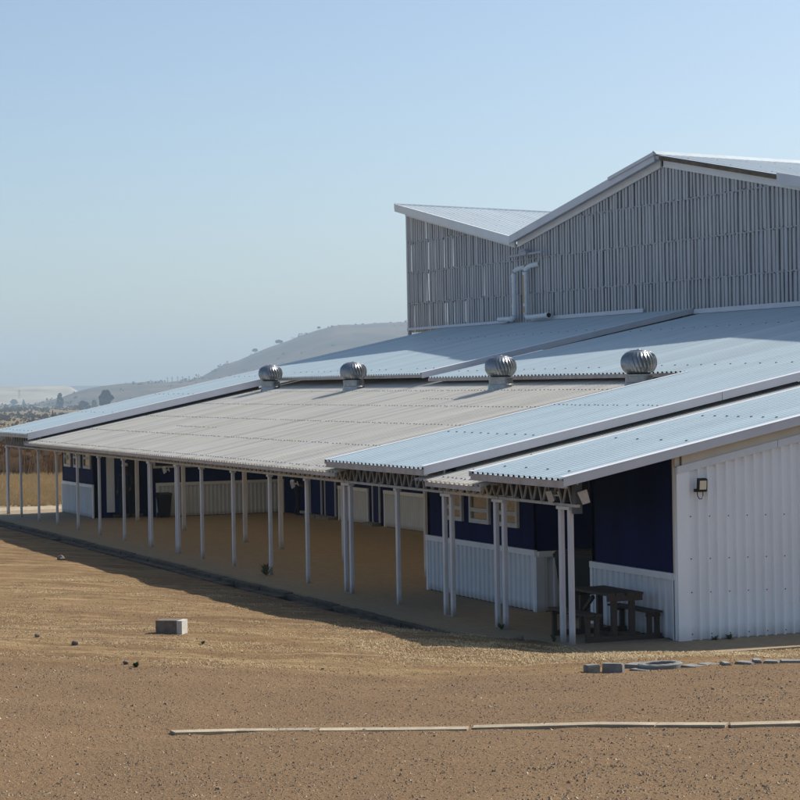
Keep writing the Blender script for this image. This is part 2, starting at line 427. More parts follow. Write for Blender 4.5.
for j in range(len(ys)-1):
    for i in range(nx-1):
        a = j*nx+i; g.f.append((a, a+1, a+nx+1, a+nx)); g.m.append(0)
tag(g.build('ground', M['ground'], smooth=True), 'dry brown dirt yard with straw and gravel sloping to the veranda', 'ground', kind='structure')

# paving under the roofs, with its side down to the yard
p = MB()
p.hexa([(-74.6,FLOOR_Y,-.3),(-32.0,FLOOR_Y,-.3),(-32.0,40,-.3),(-74.6,40,-.3),(-74.6,FLOOR_Y,0),(-32.0,FLOOR_Y,0),(-32.0,40,0),(-74.6,40,0)])
p.hexa([(-31.999,FLOOR_Y,-.3),(-29.0,14.45,-.3),(-29.0,40,-.3),(-31.999,40,-.3),(-31.999,FLOOR_Y,0),(-29.0,14.45,0),(-29.0,40,0),(-31.999,40,0)])
p.hexa([(-28.998,14.45,-.3),(APR_X,14.45,-.3),(APR_X,40,-.5),(-28.998,40,-.5),(-28.998,14.45,-.004),(APR_X,14.45,-.03),(APR_X,40,-.05),(-28.998,40,-.01)])
tag(p.build('veranda_paving', M['paving']), 'brown brick paving of the veranda and the strip by the end wall', 'paving', kind='structure')
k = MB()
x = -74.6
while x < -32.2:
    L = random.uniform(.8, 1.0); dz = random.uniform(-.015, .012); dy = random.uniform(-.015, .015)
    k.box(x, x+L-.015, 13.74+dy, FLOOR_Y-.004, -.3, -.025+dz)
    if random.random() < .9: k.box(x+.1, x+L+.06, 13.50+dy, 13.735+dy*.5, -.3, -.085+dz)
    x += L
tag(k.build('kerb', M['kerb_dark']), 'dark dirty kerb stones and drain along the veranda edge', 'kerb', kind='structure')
k = MB()
k.box(-77.2, -74.7, 13.2, 40, -.3, .0)
tag(k.build('path', M['pale_concrete']), 'pale path crossing beyond the far end of the veranda', 'path', kind='structure')

# pale kerb along the near side of the gravel track
def place(px, py):
    z = .1
    for _ in range(25):
        p_ = on_ground(px, py, z); z = gzn(p_.x, p_.y)
    return Vector((p_.x, p_.y, z))
kp = [place(px, py) for px, py in ((170,733),(240,730.5),(320,729.5),(400,729),(470,729))]
kq = [place(px, py) for px, py in ((474,728),(545,726),(600,723.5),(660,724.5),(730,725),(800,725),(900,725))]
k = MB()
for line, off in ((kp, 0), (kq, .0)):
    for a, b in zip(line[:-1], line[1:]):
        za = max(gz(a.x, a.y), gzn(a.x, a.y))+.018; zb = max(gz(b.x, b.y), gzn(b.x, b.y))+.018
        t = Vector((b.x-a.x, b.y-a.y, 0)).normalized(); n = Vector((-t.y, t.x, 0))
        if n.x < 0: n = -n
        A = Vector((a.x, a.y, za)); B = Vector((b.x, b.y, zb))-t*.012
        D = Vector((0,0,-.4)); n = n*.17
        k.hexa([A+D, B+D, B+n+D, A+n+D, A, B, B+n, A+n])
tag(k.build('track_kerb', M['pale_concrete']), 'low pale concrete kerb along the near side of the gravel track', 'kerb', kind='structure')

# ------------------------------------------------------------------ veranda canopy
T = .2
SL = .0045
YE = 14.4
def lift(x): return SL*(-30-x)
def zroof(base, x, y, t=T): return base + lift(x) + t*(y-YE)
B0 = 2.60; G0 = 2.385
canopy = empty('veranda_canopy', (-51, 14.8, 0), 'long low veranda roof of staggered pale blue and beige sheets on white posts', 'canopy')
T1 = .2055; T2 = .2; T3 = .2015
def roof_piece(name, m, x0, x1, y0, y1, base, t, phase=0):
    mb = MB()
    x0s = math.floor(x0/.2)*.2
    mb.rib_sheet(lambda u, v, h: (u, v, zroof(base, u, v, t)+h), x0, x1, y0, y1, nv=6)
    return mb.build(name, m, canopy)
def eave_beam(parent, x0, x1, y, base, t, h=.115):
    mb = MB()
    z0 = zroof(base, x0, y, t)-.006; z1 = zroof(base, x1, y, t)-.006
    mb.hexa([(x0,y,z0-h),(x1,y,z1-h),(x1,y+.06,z1-h),(x0,y+.06,z0-h),(x0,y,z0),(x1,y,z1),(x1,y+.06,z1),(x0,y+.06,z0)])
    return mb.build('eave_beam', M['eave'], parent)
def rake(parent, x, y0, y1, base, t, h=.17, cap=.16, side=1, m='fascia'):
    mb = MB(); xo = x+side*.03
    xa, xb = min(x, xo), max(x, xo)
    up_ = 0 if side > 0 else -.022
    def z(y): return zroof(base, x, y, t)+up_
    n = max(1, int((y1-y0)/6)); L = (y1-y0)/n
    for i in range(n):
        a = y0+i*L; b = a+L-.012
        mb.hexa([(xa,a,z(a)+.05-h),(xb,a,z(a)+.05-h),(xb,b,z(b)+.05-h),(xa,b,z(b)+.05-h),(xa,a,z(a)+.05),(xb,a,z(a)+.05),(xb,b,z(b)+.05),(xa,b,z(b)+.05)])
    f = mb.build('fascia', M[m], parent)
    mb = MB()
    xa, xb = (x-cap, xo+.004) if side > 0 else (xo-.004, x+cap)
    mb.hexa([(xa,y0,z(y0)+.052),(xb,y0,z(y0)+.052),(xb,y1,z(y1)+.052),(xa,y1,z(y1)+.052),(xa,y0,z(y0)+.06),(xb,y0,z(y0)+.06),(xb,y1,z(y1)+.06),(xa,y1,z(y1)+.06)])
    mb.build('flashing', M['flash_white'], parent)
    return f
YW = 31.5           # the hall wall
X1L, X1S, X1R = -73.35, -67.55, -54.35
X2L, X2U, X2R = -39.5, -53.95, -34.4
X3L, X3R = -32.4, -28.86
YF = 22.75          # front edges of the upper roofs
# far raised roof
r1 = MB()
r1.rib_sheet(lambda u, v, h: (u, v, zroof(B0+.06, u, v, T1)+h), X1L, X1S, YE, 60, nv=8)
r1.rib_sheet(lambda u, v, h: (u, v, zroof(B0+.06, u, v, T1)+h), X1S, X1R, YF, YW+.1, nv=4)
zf = lambda u, y: zroof(B0+.06, u, y, T1)
r1.screws(zf, X1L, X1S, (14.7, 17.4, 20.2, 23.0), 3); r1.screws(zf, X1S, X1R, (23.4, 28.6), 3)
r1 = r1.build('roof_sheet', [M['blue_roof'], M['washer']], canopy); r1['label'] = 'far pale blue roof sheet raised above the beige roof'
eave_beam(r1, X1L, X1S, YE+.02, B0+.06, T1); eave_beam(r1, X1S+.05, X1R, YF+.02, B0+.06, T1, .09)
rake(r1, X1S, YE, YF-.02, B0+.06, T1, .215); rake(r1, X1R, YF, YW, B0+.06, T1, .16); rake(r1, X1L, YE, 60, B0+.06, T1, .1, .12, -1)
# middle raised roof
r2_ = MB()
r2_.rib_sheet(lambda u, v, h: (u, v, zroof(B0, u, v, T2)+h), X2L, X2R, YE, YW+.1, nv=6)
r2_.rib_sheet(lambda u, v, h: (u, v, zroof(B0, u, v, T2)+h), X2U, X2L, YF, YW+.1, nv=4)
zf = lambda u, y: zroof(B0, u, y, T2)
r2_.screws(zf, X2L, X2R, (16.9,), 2); r2_.screws(zf, X2U, X2R, (23.4, 28.8), 3); r2_.screws(zf, X2L, X2R, (19.4,), 1)
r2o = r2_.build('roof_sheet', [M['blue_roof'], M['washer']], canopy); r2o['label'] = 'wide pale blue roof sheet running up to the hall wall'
eave_beam(r2o, X2L, X2R, YE+.02, B0, T2); eave_beam(r2o, X2U, X2L-.05, YF+.02, B0, T2, .09)
rake(r2o, X2R, YE, 45, B0, T2, .15); rake(r2o, X2L, YE, YF-.02, B0, T2, .08, .1, -1)
# near raised roof
r3 = MB()
r3.rib_sheet(lambda u, v, h: (u, v, zroof(B0, u, v, T3)+h), X3L, X3R, YE, 45, nv=8)
r3.screws(lambda u, y: zroof(B0, u, y, T3), X3L, X3R, (14.8, 16.9), 4); r3.screws(lambda u, y: zroof(B0, u, y, T3), X3L, X3R, (18.6,), 2)
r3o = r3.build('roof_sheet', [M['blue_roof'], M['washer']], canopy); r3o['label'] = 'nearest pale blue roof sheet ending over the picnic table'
eave_beam(r3o, X3L, X3R-.03, YE+.02, B0, T3); rake(r3o, X3R, YE, 45, B0, T3, .14); rake(r3o, X3L, YE, 45, B0, T3, .08, .1, -1)
# lower beige roofs
b1 = MB(); b1.rib_sheet(lambda u, v, h: (u, v, zroof(G0, u, v)+h), -68.4, -38.9, YE, 24.2, nv=6)
b1.rib_sheet(lambda u, v, h: (u, v, zroof(G0, u, v)+h), -55.2, -52.0, 24.2, YW, nv=2)
b1.screws(lambda u, y: zroof(G0, u, y), -67.4, -39.6, (14.62, 16.35, 18.3, 20.1, 21.9), 1); b1.screws(lambda u, y: zroof(G0, u, y), -60, -56, (17.2,), 1); b1.screws(lambda u, y: zroof(G0, u, y), -50, -48, (20.9,), 1)
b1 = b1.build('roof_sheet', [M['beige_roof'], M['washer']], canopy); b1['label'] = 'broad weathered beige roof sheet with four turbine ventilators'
eave_beam(b1, -68.2, -39.0, YE+.02, G0, T, .078)
b2 = MB(); b2.rib_sheet(lambda u, v, h: (u, v, zroof(G0, u, v)+h), -35.0, -31.9, YE, 45, nv=6)
b2.screws(lambda u, y: zroof(G0, u, y), -34.4, -32.4, (14.62, 15.2, 16.35, 18.3), 1)
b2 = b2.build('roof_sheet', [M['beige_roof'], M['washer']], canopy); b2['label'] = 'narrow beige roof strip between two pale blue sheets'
eave_beam(b2, -34.4, -32.0, YE+.02, G0, T, .08)

POST_Y = 14.82
PX = [-29.64,-32.1,-34.3,-36.7,-39.35,-41.8,-44.25,-46.95,-49.5,-51.65,-54.25,-57.0,-59.8,-62.5,-65.3,-67.95,-70.7,-72.9]
DOUBLE = {0, 1, 2, 4, 9, 10, 17}
CH = 2.16
def chord(x): return CH + lift(x)
for i, x in enumerate(PX):
    mb = MB(); zt = chord(x)
    offs = (-.16, .16) if i in DOUBLE and i not in (9, 10, 17) else ((-.08, .08) if i in DOUBLE else (0,))
    for o_ in offs:
        xx = x+o_
        mb.box(xx-.047, xx+.047, POST_Y-.032, POST_Y+.032, 0.0, zt)          # post
        mb.box(xx+.047, xx+.052, POST_Y-.010, POST_Y+.010, .0, zt-.06)      # seam
    mb.box(x+offs[0]-.06, x+offs[-1]+.06, POST_Y-.06, POST_Y+.06, zt-.05, zt-.002)   # head plate
    mb.box(x+offs[0]-.055, x+offs[-1]+.055, POST_Y-.042, POST_Y+.042, 0, .008)
    mb.build('post', M['post'], canopy)
INNER = [-65.65, -60.33, -54.4, -51.4, -46.75, -41.69]
for x in INNER:
    mb = MB(); zt = zroof(G0, x, 17.5)-.15
    mb.box(x-.05, x+.05, 17.45, 17.55, 0, zt); mb.box(x-.014, x+.014, 17.444, 17.45, .1, zt)
    mb.box(x-.07, x+.07, 17.42, 17.58, 0, .012)
    o = mb.build('post', M['post'], canopy)
# purlin over the inner posts and rafters
mb = MB(); mb.hexa([(-68,17.46,zroof(G0,-68,17.46)-.15),(-39.2,17.46,zroof(G0,-39.2,17.46)-.15),(-39.2,17.54,zroof(G0,-39.2,17.46)-.15),(-68,17.54,zroof(G0,-68,17.46)-.15),
                    (-68,17.46,zroof(G0,-68,17.46)-.02),(-39.2,17.46,zroof(G0,-39.2,17.46)-.02),(-39.2,17.54,zroof(G0,-39.2,17.46)-.02),(-68,17.54,zroof(G0,-68,17.46)-.02)])
mb.build('purlin', M['steel_truss'], canopy)
for x, base in ((-39.2,B0),(-34.75,B0),(-32.15,B0),(-29.3,B0),(-60.1,G0),(-52.5,G0),(-44.9,G0),(-67.9,B0)):
    mb = MB(); z0 = zroof(base, x, YE+.15)-.02; z1 = zroof(base, x, 22.4)-.02
    z0 = zroof(base, x, YE+.5)-.02
    mb.hexa([(x-.04,YE+.5,z0-.14),(x+.04,YE+.5,z0-.14),(x+.04,22.4,z1-.14),(x-.04,22.4,z1-.14),(x-.04,YE+.5,z0),(x+.04,YE+.5,z0),(x+.04,22.4,z1),(x-.04,22.4,z1)])
    mb.build('rafter', M['dark_steel'] if base == B0 else M['steel_truss'], canopy)
def truss(x0, x1, base, t, pitch_):
    mb = MB()
    za = lambda x: chord(x); zb = lambda x: zroof(base, x, POST_Y, t)-.035
    def bar(z, h, y0, y1):
        mb.hexa([(x0,y0,z(x0)),(x1,y0,z(x1)),(x1,y1,z(x1)),(x0,y1,z(x0)),(x0,y0,z(x0)+h),(x1,y0,z(x1)+h),(x1,y1,z(x1)+h),(x0,y1,z(x0)+h)])
    bar(za, .045, POST_Y-.035, POST_Y+.035)
    bar(lambda x: zb(x)-.045, .045, POST_Y-.035, POST_Y+.035)
    n = max(2, round((x1-x0)/pitch_)); st = (x1-x0)/n
    for i in range(n):
        a = x0+i*st; mdl = a+st/2; b = a+st
        mb.beam((a,POST_Y-.012,zb(a)-.04),(mdl,POST_Y-.012,za(mdl)+.04), .028, .024)
        mb.beam((mdl,POST_Y+.012,za(mdl)+.04),(b,POST_Y+.012,zb(b)-.04), .028, .024)
    return mb.build('truss', M['steel_truss'], canopy)
truss(-73.1, X1S-.05, B0+.06, T1, .36); truss(X1S-.02, X2L+.02, G0, T, .30); truss(X2L+.05, X2R-.05, B0, T2, .36)
truss(X2R-.02, X3L+.3, G0, T, .30); truss(X3L+.33, X3R-.35, B0, T3, .36)
def truss_gap_shade(x0, x1, base, t):  # added near-black board, stands for the deep shade in the truss gaps
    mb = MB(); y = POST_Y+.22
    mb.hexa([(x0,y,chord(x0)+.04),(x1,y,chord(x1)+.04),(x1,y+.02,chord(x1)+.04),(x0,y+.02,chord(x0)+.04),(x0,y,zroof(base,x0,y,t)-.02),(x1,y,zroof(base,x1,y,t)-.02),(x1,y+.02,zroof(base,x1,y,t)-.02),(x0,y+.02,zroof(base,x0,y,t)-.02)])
    mb.build('truss_gap_shade', M['dark'], canopy)
truss_gap_shade(-72.9, X1S-.05, B0+.06, T1); truss_gap_shade(X1S, X2L+.02, G0, T); truss_gap_shade(X2L+.1, X2R-.05, B0, T2); truss_gap_shade(X2R, X3L+.2, G0, T); truss_gap_shade(X3L+.25, X3R-.42, B0, T3)
# steel stub between the corner post and the near roof
mb = MB(); mb.box(-29.36, -29.24, POST_Y-.03, POST_Y+.09, chord(-29.3)-.1, zroof(B0, -29.3, POST_Y, T3)-.02); mb.build('bracket', M['dark_steel'], canopy)
# fillers above the wall lines, between roof and walls
# ------------------------------------------------------------------ walls below
def wall_run(block, a, b, top, dado=1.04, blue='navy', rib=.2, n_out=None, dado_ranges=None, thick=.12):
    """a blue wall from a to b (plan) with ribbed white dado and trim proud of it on the side of n_out"""
    a = Vector((a[0], a[1], 0)); b = Vector((b[0], b[1], 0)); d = (b-a); L = d.length; d.normalize(); n = Vector((*n_out, 0))
    mb = MB()
    za, zb = top(a), top(b); i = -n*thick
    mb.hexa([a, b, b+i, a+i, a+Vector((0,0,za)), b+Vector((0,0,zb)), b+i+Vector((0,0,zb)), a+i+Vector((0,0,za))])
    w = mb.build('wall', M[blue], block)
    for (s0, s1) in (dado_ranges if dado_ranges is not None else [(0, L)]):
        mb = MB()
        mb.rib_sheet(lambda u, v, h: a + d*u + n*(.012+h) + Vector((0,0,v)), s0, s1, .015, dado-.03, pitch=rib, h=.034, crest=.045, rise=.016)
        mb.build('dado', M['dado'], block)
        mb = MB()
        P = a+d*s0; Q = a+d*s1; o = n*.06; Z0 = Vector((0,0,dado-.075)); Z1 = Vector((0,0,dado+.03)); e = n*.002
        mb.hexa([P+e+Z0, Q+e+Z0, Q+o+Z0, P+o+Z0, P+e+Z1, Q+e+Z1, Q+o+Z1, P+o+Z1])
        for s_, sg in ((s0, 1), (s1, -1)):
            A = a+d*s_; B_ = a+d*(s_+sg*.09); z = Vector((0,0,dado-.078)); f = n*.004; o2 = n*.050
            mb.hexa([A+f, B_+f, B_+o2, A+o2, A+f+z, B_+f+z, B_+o2+z, A+o2+z])
        mb.build('trim', M['trim'], block)
    return w
def window(block, c, d, n, w, z0, z1, bars=(.5,), pane='glass', fr=.06, split_v=()):
    """framed window: frame mesh, panes as its children; c = centre on wall face"""
    c = Vector((c[0], c[1], 0)); d = Vector((*d, 0)); n = Vector((*n, 0)); Z = lambda z: Vector((0,0,z))
    mb = MB()
    def bx(s0, s1, za, zb, n0, n1):
        A = c+d*s0; B_ = c+d*s1
        mb.hexa([A+n*n0+Z(za), B_+n*n0+Z(za), B_+n*n1+Z(za), A+n*n1+Z(za), A+n*n0+Z(zb), B_+n*n0+Z(zb), B_+n*n1+Z(zb), A+n*n1+Z(zb)])
    h = w/2
    bx(-h, -h+fr, z0, z1, .002, .055); bx(h-fr, h, z0, z1, .002, .055)
    bx(-h+fr, h-fr, z0, z0+fr, .002, .055); bx(-h+fr, h-fr, z1-fr, z1, .002, .055)
    for f in bars:
        z = z0+(z1-z0)*f; bx(-h+fr, h-fr, z-fr*.45, z+fr*.45, .002, .050)
    for f in split_v:
        s_ = -h+w*f; bx(s_-fr*.4, s_+fr*.4, z0+fr, z1-fr, .004, .048)
    fo = mb.build('window', M['window_frame'], block)
    mb = MB()
    bx2 = mb
    A = c+d*(-h+fr); B_ = c+d*(h-fr)
    mb.hexa([A+n*.004+Z(z0+fr), B_+n*.004+Z(z0+fr), B_+n*.018+Z(z0+fr), A+n*.018+Z(z0+fr), A+n*.004+Z(z1-fr), B_+n*.004+Z(z1-fr), B_+n*.018+Z(z1-fr), A+n*.018+Z(z1-fr)])
    mb.build('pane', M[pane], fo)
    return fo
def bxw(mb, x0, x1, y0, y1, z0, z1): mb.box(x0, x1, y0, y1, z0, z1)
topG = lambda off=.035: (lambda p: zroof(G0, p.x, p.y)-off)
topB = lambda base=B0, t=T2: (lambda p: zroof(base, p.x, p.y, t)-.02)

# far block
fb = empty('navy_block', (-70.5, 18.5, 0), 'small navy block with white dado at the far left end of the veranda', 'building')
FX0, FX1, FY = -72.75, -68.2, 16.72
wall_run(fb, (FX0, FY), (FX1, FY), topB(B0+.06, T1), 1.08, n_out=(0,-1))
for cx in (-71.82, -70.42, -69.0): window(fb, (cx, FY), (1,0), (0,-1), 1.0, 1.62, 2.32, bars=(.5,), pane='glass', fr=.09)
wall_run(fb, (FX1, FY), (FX1, 18.75), topG(), 1.08, n_out=(1,0), dado_ranges=[])
wall_run(fb, (FX0, 23), (FX0, FY), topB(B0+.06, T1), 1.08, n_out=(-1,0))
mb = MB()
for y0, y1, dz in ((17.14, 17.40, .10), (18.12, 18.24, .08)): mb.box(FX1+.002, FX1+.06, y0, y1, .18, 2.3)
mb.build('door_frame', M['trim'], fb)
mb = MB(); mb.box(FX1+.002, FX1+.012, 17.40, 18.12, .12, 2.25); d_ = mb.build('doorway', M['dark'], fb)
mb = MB(); mb.box(FX1+.014, FX1+.05, 17.42, 17.62, .14, 2.2); mb.build('door', M['navy_door'], d_)
mb = MB(); mb.box(FX1+.002, FX1+.30, 17.35, 18.3, 0, .11); mb.build('step', M['kerb_dark'], fb)

# cross wall closing the court on the far side
cb = empty('court_block', (-66, 21, 0), 'navy wing behind the veranda court with long window band and white dado', 'building')
CX = -67.45
wall_run(cb, (-68.195, 18.62), (CX, 18.62), topG(), n_out=(0,-1), dado_ranges=[])
wall_run(cb, (CX, 18.5), (CX, 23.1), topG(), 1.10, n_out=(1,0), dado_ranges=[(.12, 4.6)], rib=.14)
for cy, w_ in ((18.98, .9), (20.35, 1.7), (22.1, 1.6)): window(cb, (CX, cy), (0,1), (1,0), w_, 1.62, 2.25, bars=(), pane='dark_glass', fr=.07, split_v=(.5,) if w_ > 1 else ())
# back wall of the court
CY = 23.08
wall_run(cb, (CX+.002, CY), (-38.9, CY), topG(.05), 1.06, n_out=(0,-1), dado_ranges=[(5.4, 8.0), (9.3, 13.5), (15.2, 20.), (21.5, 26.)], rib=.13)
for x0, x1 in ((-64.7, -63.6), (-63.3, -62.3), (-59.1, -58.5), (-53.7, -52.6), (-47.2, -46.3)):
    mb = MB(); mb.box(x0+.07, x1-.07, CY-.03, CY-.002, .12, 2.1); dr = mb.build('door', M['navy_door'], cb)
    mb = MB()
    for xx in (x0, x1-.05): mb.box(xx, xx+.05, CY-.05, CY-.003, .0, 2.18)
    mb.build('door_frame', M['fascia'], dr)
    mb = MB(); mb.box(x0-.1, x1+.1, CY-.32, CY-.052, .0, .1); mb.build('step', M['concrete'], cb)
mb = MB(); mb.box(-65.05, -64.75, CY-.3, CY-.06, 0, .17); mb.build('step', M['trim'], cb)

# ablution block in the middle right
tb = empty('ablution_block', (-36.6, 18.5, 0), 'navy block with three louvred windows and white dado behind the veranda posts', 'building')
TX0, TX1, TY = -39.15, -34.09, 16.46
wall_run(tb, (TX0, TY), (TX1, TY), topG(), 1.08, n_out=(0,-1))
for cx, w_ in ((-37.78, .92), (-36.52, .92), (-35.27, .92)): window(tb, (cx, TY), (1,0), (0,-1), w_, 1.47, 2.35, bars=(.29, .64), pane='glass', fr=.085)
wall_run(tb, (TX1+.002, TY), (TX1+.002, 22), topG(), 1.06, n_out=(1,0), rib=.19)
wall_run(tb, (TX0-.002, 23), (TX0-.002, TY), topG(), 1.06, n_out=(-1,0))
mb = MB(); mb.box(TX1-.04, TX1+.056, TY-.052, TY-.002, 0, 1.0); mb.box(TX1+.016, TX1+.056, TY-.001, TY+.12, 0, 1.0); mb.build('trim', M['dado'], tb)

# near end block
eb = empty('end_block', (-30.5, 20, 0), 'near end block with navy panel over white dado and ribbed white gable wall', 'building')
EX0, EX1, EY = -31.98, -29.02, 16.48
wall_run(eb, (EX0, EY), (EX1-.05, EY), topB(B0, T3), 1.03, n_out=(0,-1), rib=.2)
wall_run(eb, (EX0-.002, 22), (EX0-.002, EY), topG(), 1.03, n_out=(-1,0))
wall_run(eb, (-34.05, 21.98), (-31.99, 21.98), topG(), 1.03, n_out=(0,-1))
# gable wall
ztop = lambda y: zroof(B0, EX1, y, T3)-.02
def foot(y): return -.02 - .05*min(1., max(0, (y-EY)/3.))
mb = MB()
mb.hexa([(EX1-.16,EY+.13,-.1),(EX1-.03,EY+.13,-.1),(EX1-.03,44,-.1),(EX1-.16,44,-.1),(EX1-.16,EY+.13,ztop(EY)),(EX1-.03,EY+.13,ztop(EY)),(EX1-.03,44,ztop(44)),(EX1-.16,44,ztop(44))])
mb.build('wall_core', M['cream'], eb)
mb = MB()
mb.rib_sheet(lambda u, v, h: (EX1-.020+h, u, v), EY+.22, 44, lambda u: foot(u), lambda u: ztop(u)-.33, pitch=.172, h=.060, crest=.030, rise=.014)
mb.mi = 1
yy = EY+.22; i = 0
while yy < 26:
    if i % 2 == 0:
        for zz in (.09, .75, 1.28, 1.95):
            mb.box(EX1+.036, EX1+.046, yy-.016-.008, yy-.016+.008, foot(yy)+zz+.03-.009, foot(yy)+zz+.03+.009)
    yy += .172; i += 1
mb.build('ribbed_wall', [M['end_white'], M['bolt']], eb)
mb = MB(); mb.box(EX1-.06, EX1+.028, EY-.03, EY+.20, -.03, ztop(EY)-.26); mb.build('corner_trim', M['end_white'], eb)
mb = MB(); mb.box(EX1-.085, EX1-.062, EY-.05, EY-.004, -.0, ztop(EY)-.05); mb.box(EX1-.06, EX1-.02, EY-.032, EY+.06, ztop(EY)-.255, ztop(EY)-.02); mb.build('edge_board', M['cream'], eb)
mb = MB()
for a, b in ((EY-.02, 18.3), (18.31, 24.3), (24.31, 44)):
    mb.hexa([(EX1+.002,a,ztop(a)-.36),(EX1+.045,a,ztop(a)-.36),(EX1+.045,b,ztop(b)-.36),(EX1+.002,b,ztop(b)-.36),(EX1+.002,a,ztop(a)-.24),(EX1+.045,a,ztop(a)-.24),(EX1+.045,b,ztop(b)-.24),(EX1+.002,b,ztop(b)-.24)])
mb.build('top_trim', M['trim'], eb)
mb = MB()
a, b = EY+.08, 44
mb.hexa([(EX1-.028,a,ztop(a)-.24),(EX1+.02,a,ztop(a)-.24),(EX1+.02,b,ztop(b)-.24),(EX1-.028,b,ztop(b)-.24),(EX1-.028,a,ztop(a)-.01),(EX1+.02,a,ztop(a)-.01),(EX1+.02,b,ztop(b)-.01),(EX1-.028,b,ztop(b)-.01)])
mb.build('soffit_board', M['cream'], eb)

# ------------------------------------------------------------------ tall hall
hall = empty('tall_hall', (-52, 31.5, 0), 'tall grey slatted hall with butterfly and gable roofs above the low blue roofs', 'building')
HS = .012
def hl(x): return HS*(-57-x)
RID = [(-76.95, 11.13), (-66.36, 9.19), (-55.96, 11.05), (-45.56, 9.19), (-35.16, 11.05), (-24.76, 9.19)]
def htop(x):
    for (xa, za), (xb, zb) in zip(RID[:-1], RID[1:]):
        if xa <= x <= xb: return za+(zb-za)*(x-xa)/(xb-xa)
    return RID[0][1] if x < RID[0][0] else RID[-1][1]
HX0, HX1 = -76.5, -25.
GIRT = [6.05, 7.22, 8.42, 9.62, 10.75]
def zbase(x): return (zroof(B0, x, YW, T2) if x > -54.4 else zroof(B0+.06, x, YW, T1))-.05
rnd = random.Random(3)
def slats(y0, pitch_, w, d, jit, seed):
    r = random.Random(seed); mb = MB()
    x = HX0+.02
    while x < HX1:
        zt = htop(x)+hl(x)-.28; zs = [zbase(x)]+[z_+hl(x) for z_ in GIRT if z_+hl(x) > zbase(x)+.25 and z_+hl(x) < zt-.1]+[zt]
        for za, zb in zip(zs[:-1], zs[1:]):
            j = r.uniform(-jit, jit); j2 = r.uniform(-jit, jit)*.6; dd = r.uniform(-.012, .012); ww = w*r.uniform(.75, 1.15)
            a = x+j; b = x+j2
            mb.hexa([(a,y0+dd,za),(a+ww,y0+dd,za),(a+ww,y0+d+dd,za),(a,y0+d+dd,za),(b,y0+dd,zb-.012),(b+ww,y0+dd,zb-.012),(b+ww,y0+d+dd,zb-.012),(b,y0+d+dd,zb-.012)])
        x += pitch_
    return mb
sl_ = slats(YW, .212, .130, .03, .012, 1); sl_.mi = 1      # bolt heads are part of the cladding's pattern
for z_ in GIRT[1:]:
    x = HX0+.1
    while x < HX1:
        if z_ < htop(x)-.4:
            q = rnd.uniform(-.02, .02); zz = z_+hl(x)+(-.02 if int(x*10) % 2 else .02)
            sl_.box(x+q, x+.05+q, YW-.022, YW-.013, zz-.018, zz+.018)
        x += .5
sl_.build('slat_cladding', [M['slat'], M['bolt']], hall)
slats(YW+.16, .2165, .132, .03, .014, 2).build('inner_slat_cladding', M['slat_back'], hall)
for z_ in GIRT[1:]:
    segs = []; x = HX0; st = .25
    run = None
    while x <= HX1:
        ok = z_+hl(x) < htop(x)+hl(x)-.35
        if ok and run is None: run = x
        if (not ok or x+st > HX1) and run is not None: segs.append((run, x)); run = None
        x += st
    for a, b in segs:
        mb = MB()
        mb.hexa([(a,YW-.012,z_-.018+hl(a)),(b,YW-.012,z_-.018+hl(b)),(b,YW-.002,z_-.018+hl(b)),(a,YW-.002,z_-.018+hl(a)),(a,YW-.012,z_+.018+hl(a)),(b,YW-.012,z_+.018+hl(b)),(b,YW-.002,z_+.018+hl(b)),(a,YW-.002,z_+.018+hl(a))])
        mb.hexa([(a,YW+.06,z_-.07+hl(a)),(b,YW+.06,z_-.07+hl(b)),(b,YW+.16,z_-.07+hl(b)),(a,YW+.16,z_-.07+hl(a)),(a,YW+.06,z_+.07+hl(a)),(b,YW+.06,z_+.07+hl(b)),(b,YW+.16,z_+.07+hl(b)),(a,YW+.16,z_+.07+hl(a))])
        mb.build('girt', M['rail'], hall)
# corner post, other walls
mb = MB(); mb.hexa([(HX0-.06,YW-.03,5.9),(HX0+.05,YW-.03,5.9),(HX0+.05,YW+.1,5.9),(HX0-.06,YW+.1,5.9),(HX0-.06,YW-.03,11.02),(HX0+.05,YW-.03,11.0),(HX0+.05,YW+.1,11.0),(HX0-.06,YW+.1,11.02)]); mb.build('corner_post', M['fascia'], hall)
mb = MB()
y = YW+.55
while y < 58:
    mb.box(HX0-.03, HX0, y, y+.17, 6.0, 10.9 if y < 57 else 10.5); y += .40 if y < 37 else .175
mb.build('side_slat_cladding', M['slat_back'], hall)
mb = MB(); mb.box(HX0, HX1, 58, 58.2, 0, 9.6); mb.box(HX1, HX1+.2, YW, 58.2, 0, 9.4); mb.build('wall', M['slat_back'], hall)
mb = MB(); mb.box(HX0+.3, HX1-.3, YW+.6, 57.6, 5.6, 5.75); mb.build('ceiling', M['dark_steel'], hall)
for x in (-71.5, -66.9, -61.5, -56.5, -51.0, -45.9, -40.5):
    mb = MB(); mb.box(x-.12, x+.12, YW+.5, YW+.8, 5.75, htop(x)-.3+hl(x))
    mb.build('column', M['dark_steel'], hall)
# base flashing
mb = MB()
def zb1(x): return zroof(B0+.06, x, YW, T1)+.03
def zb2(x): return zroof(B0, x, YW, T2)+.03
for a, b, zf, h in ((HX0, -67.2, zb1, .10), (-65.2, -57.3, zb1, .13), (-54.2, HX1, zb2, .14)):
    mb.hexa([(a,YW-.09,zf(a)),(b,YW-.09,zf(b)),(b,YW-.035,zf(b)),(a,YW-.035,zf(a)),(a,YW-.06,zf(a)+h),(b,YW-.06,zf(b)+h),(b,YW-.035,zf(b)+h),(a,YW-.035,zf(a)+h)])
mb.build('base_flashing', M['fascia'], hall)
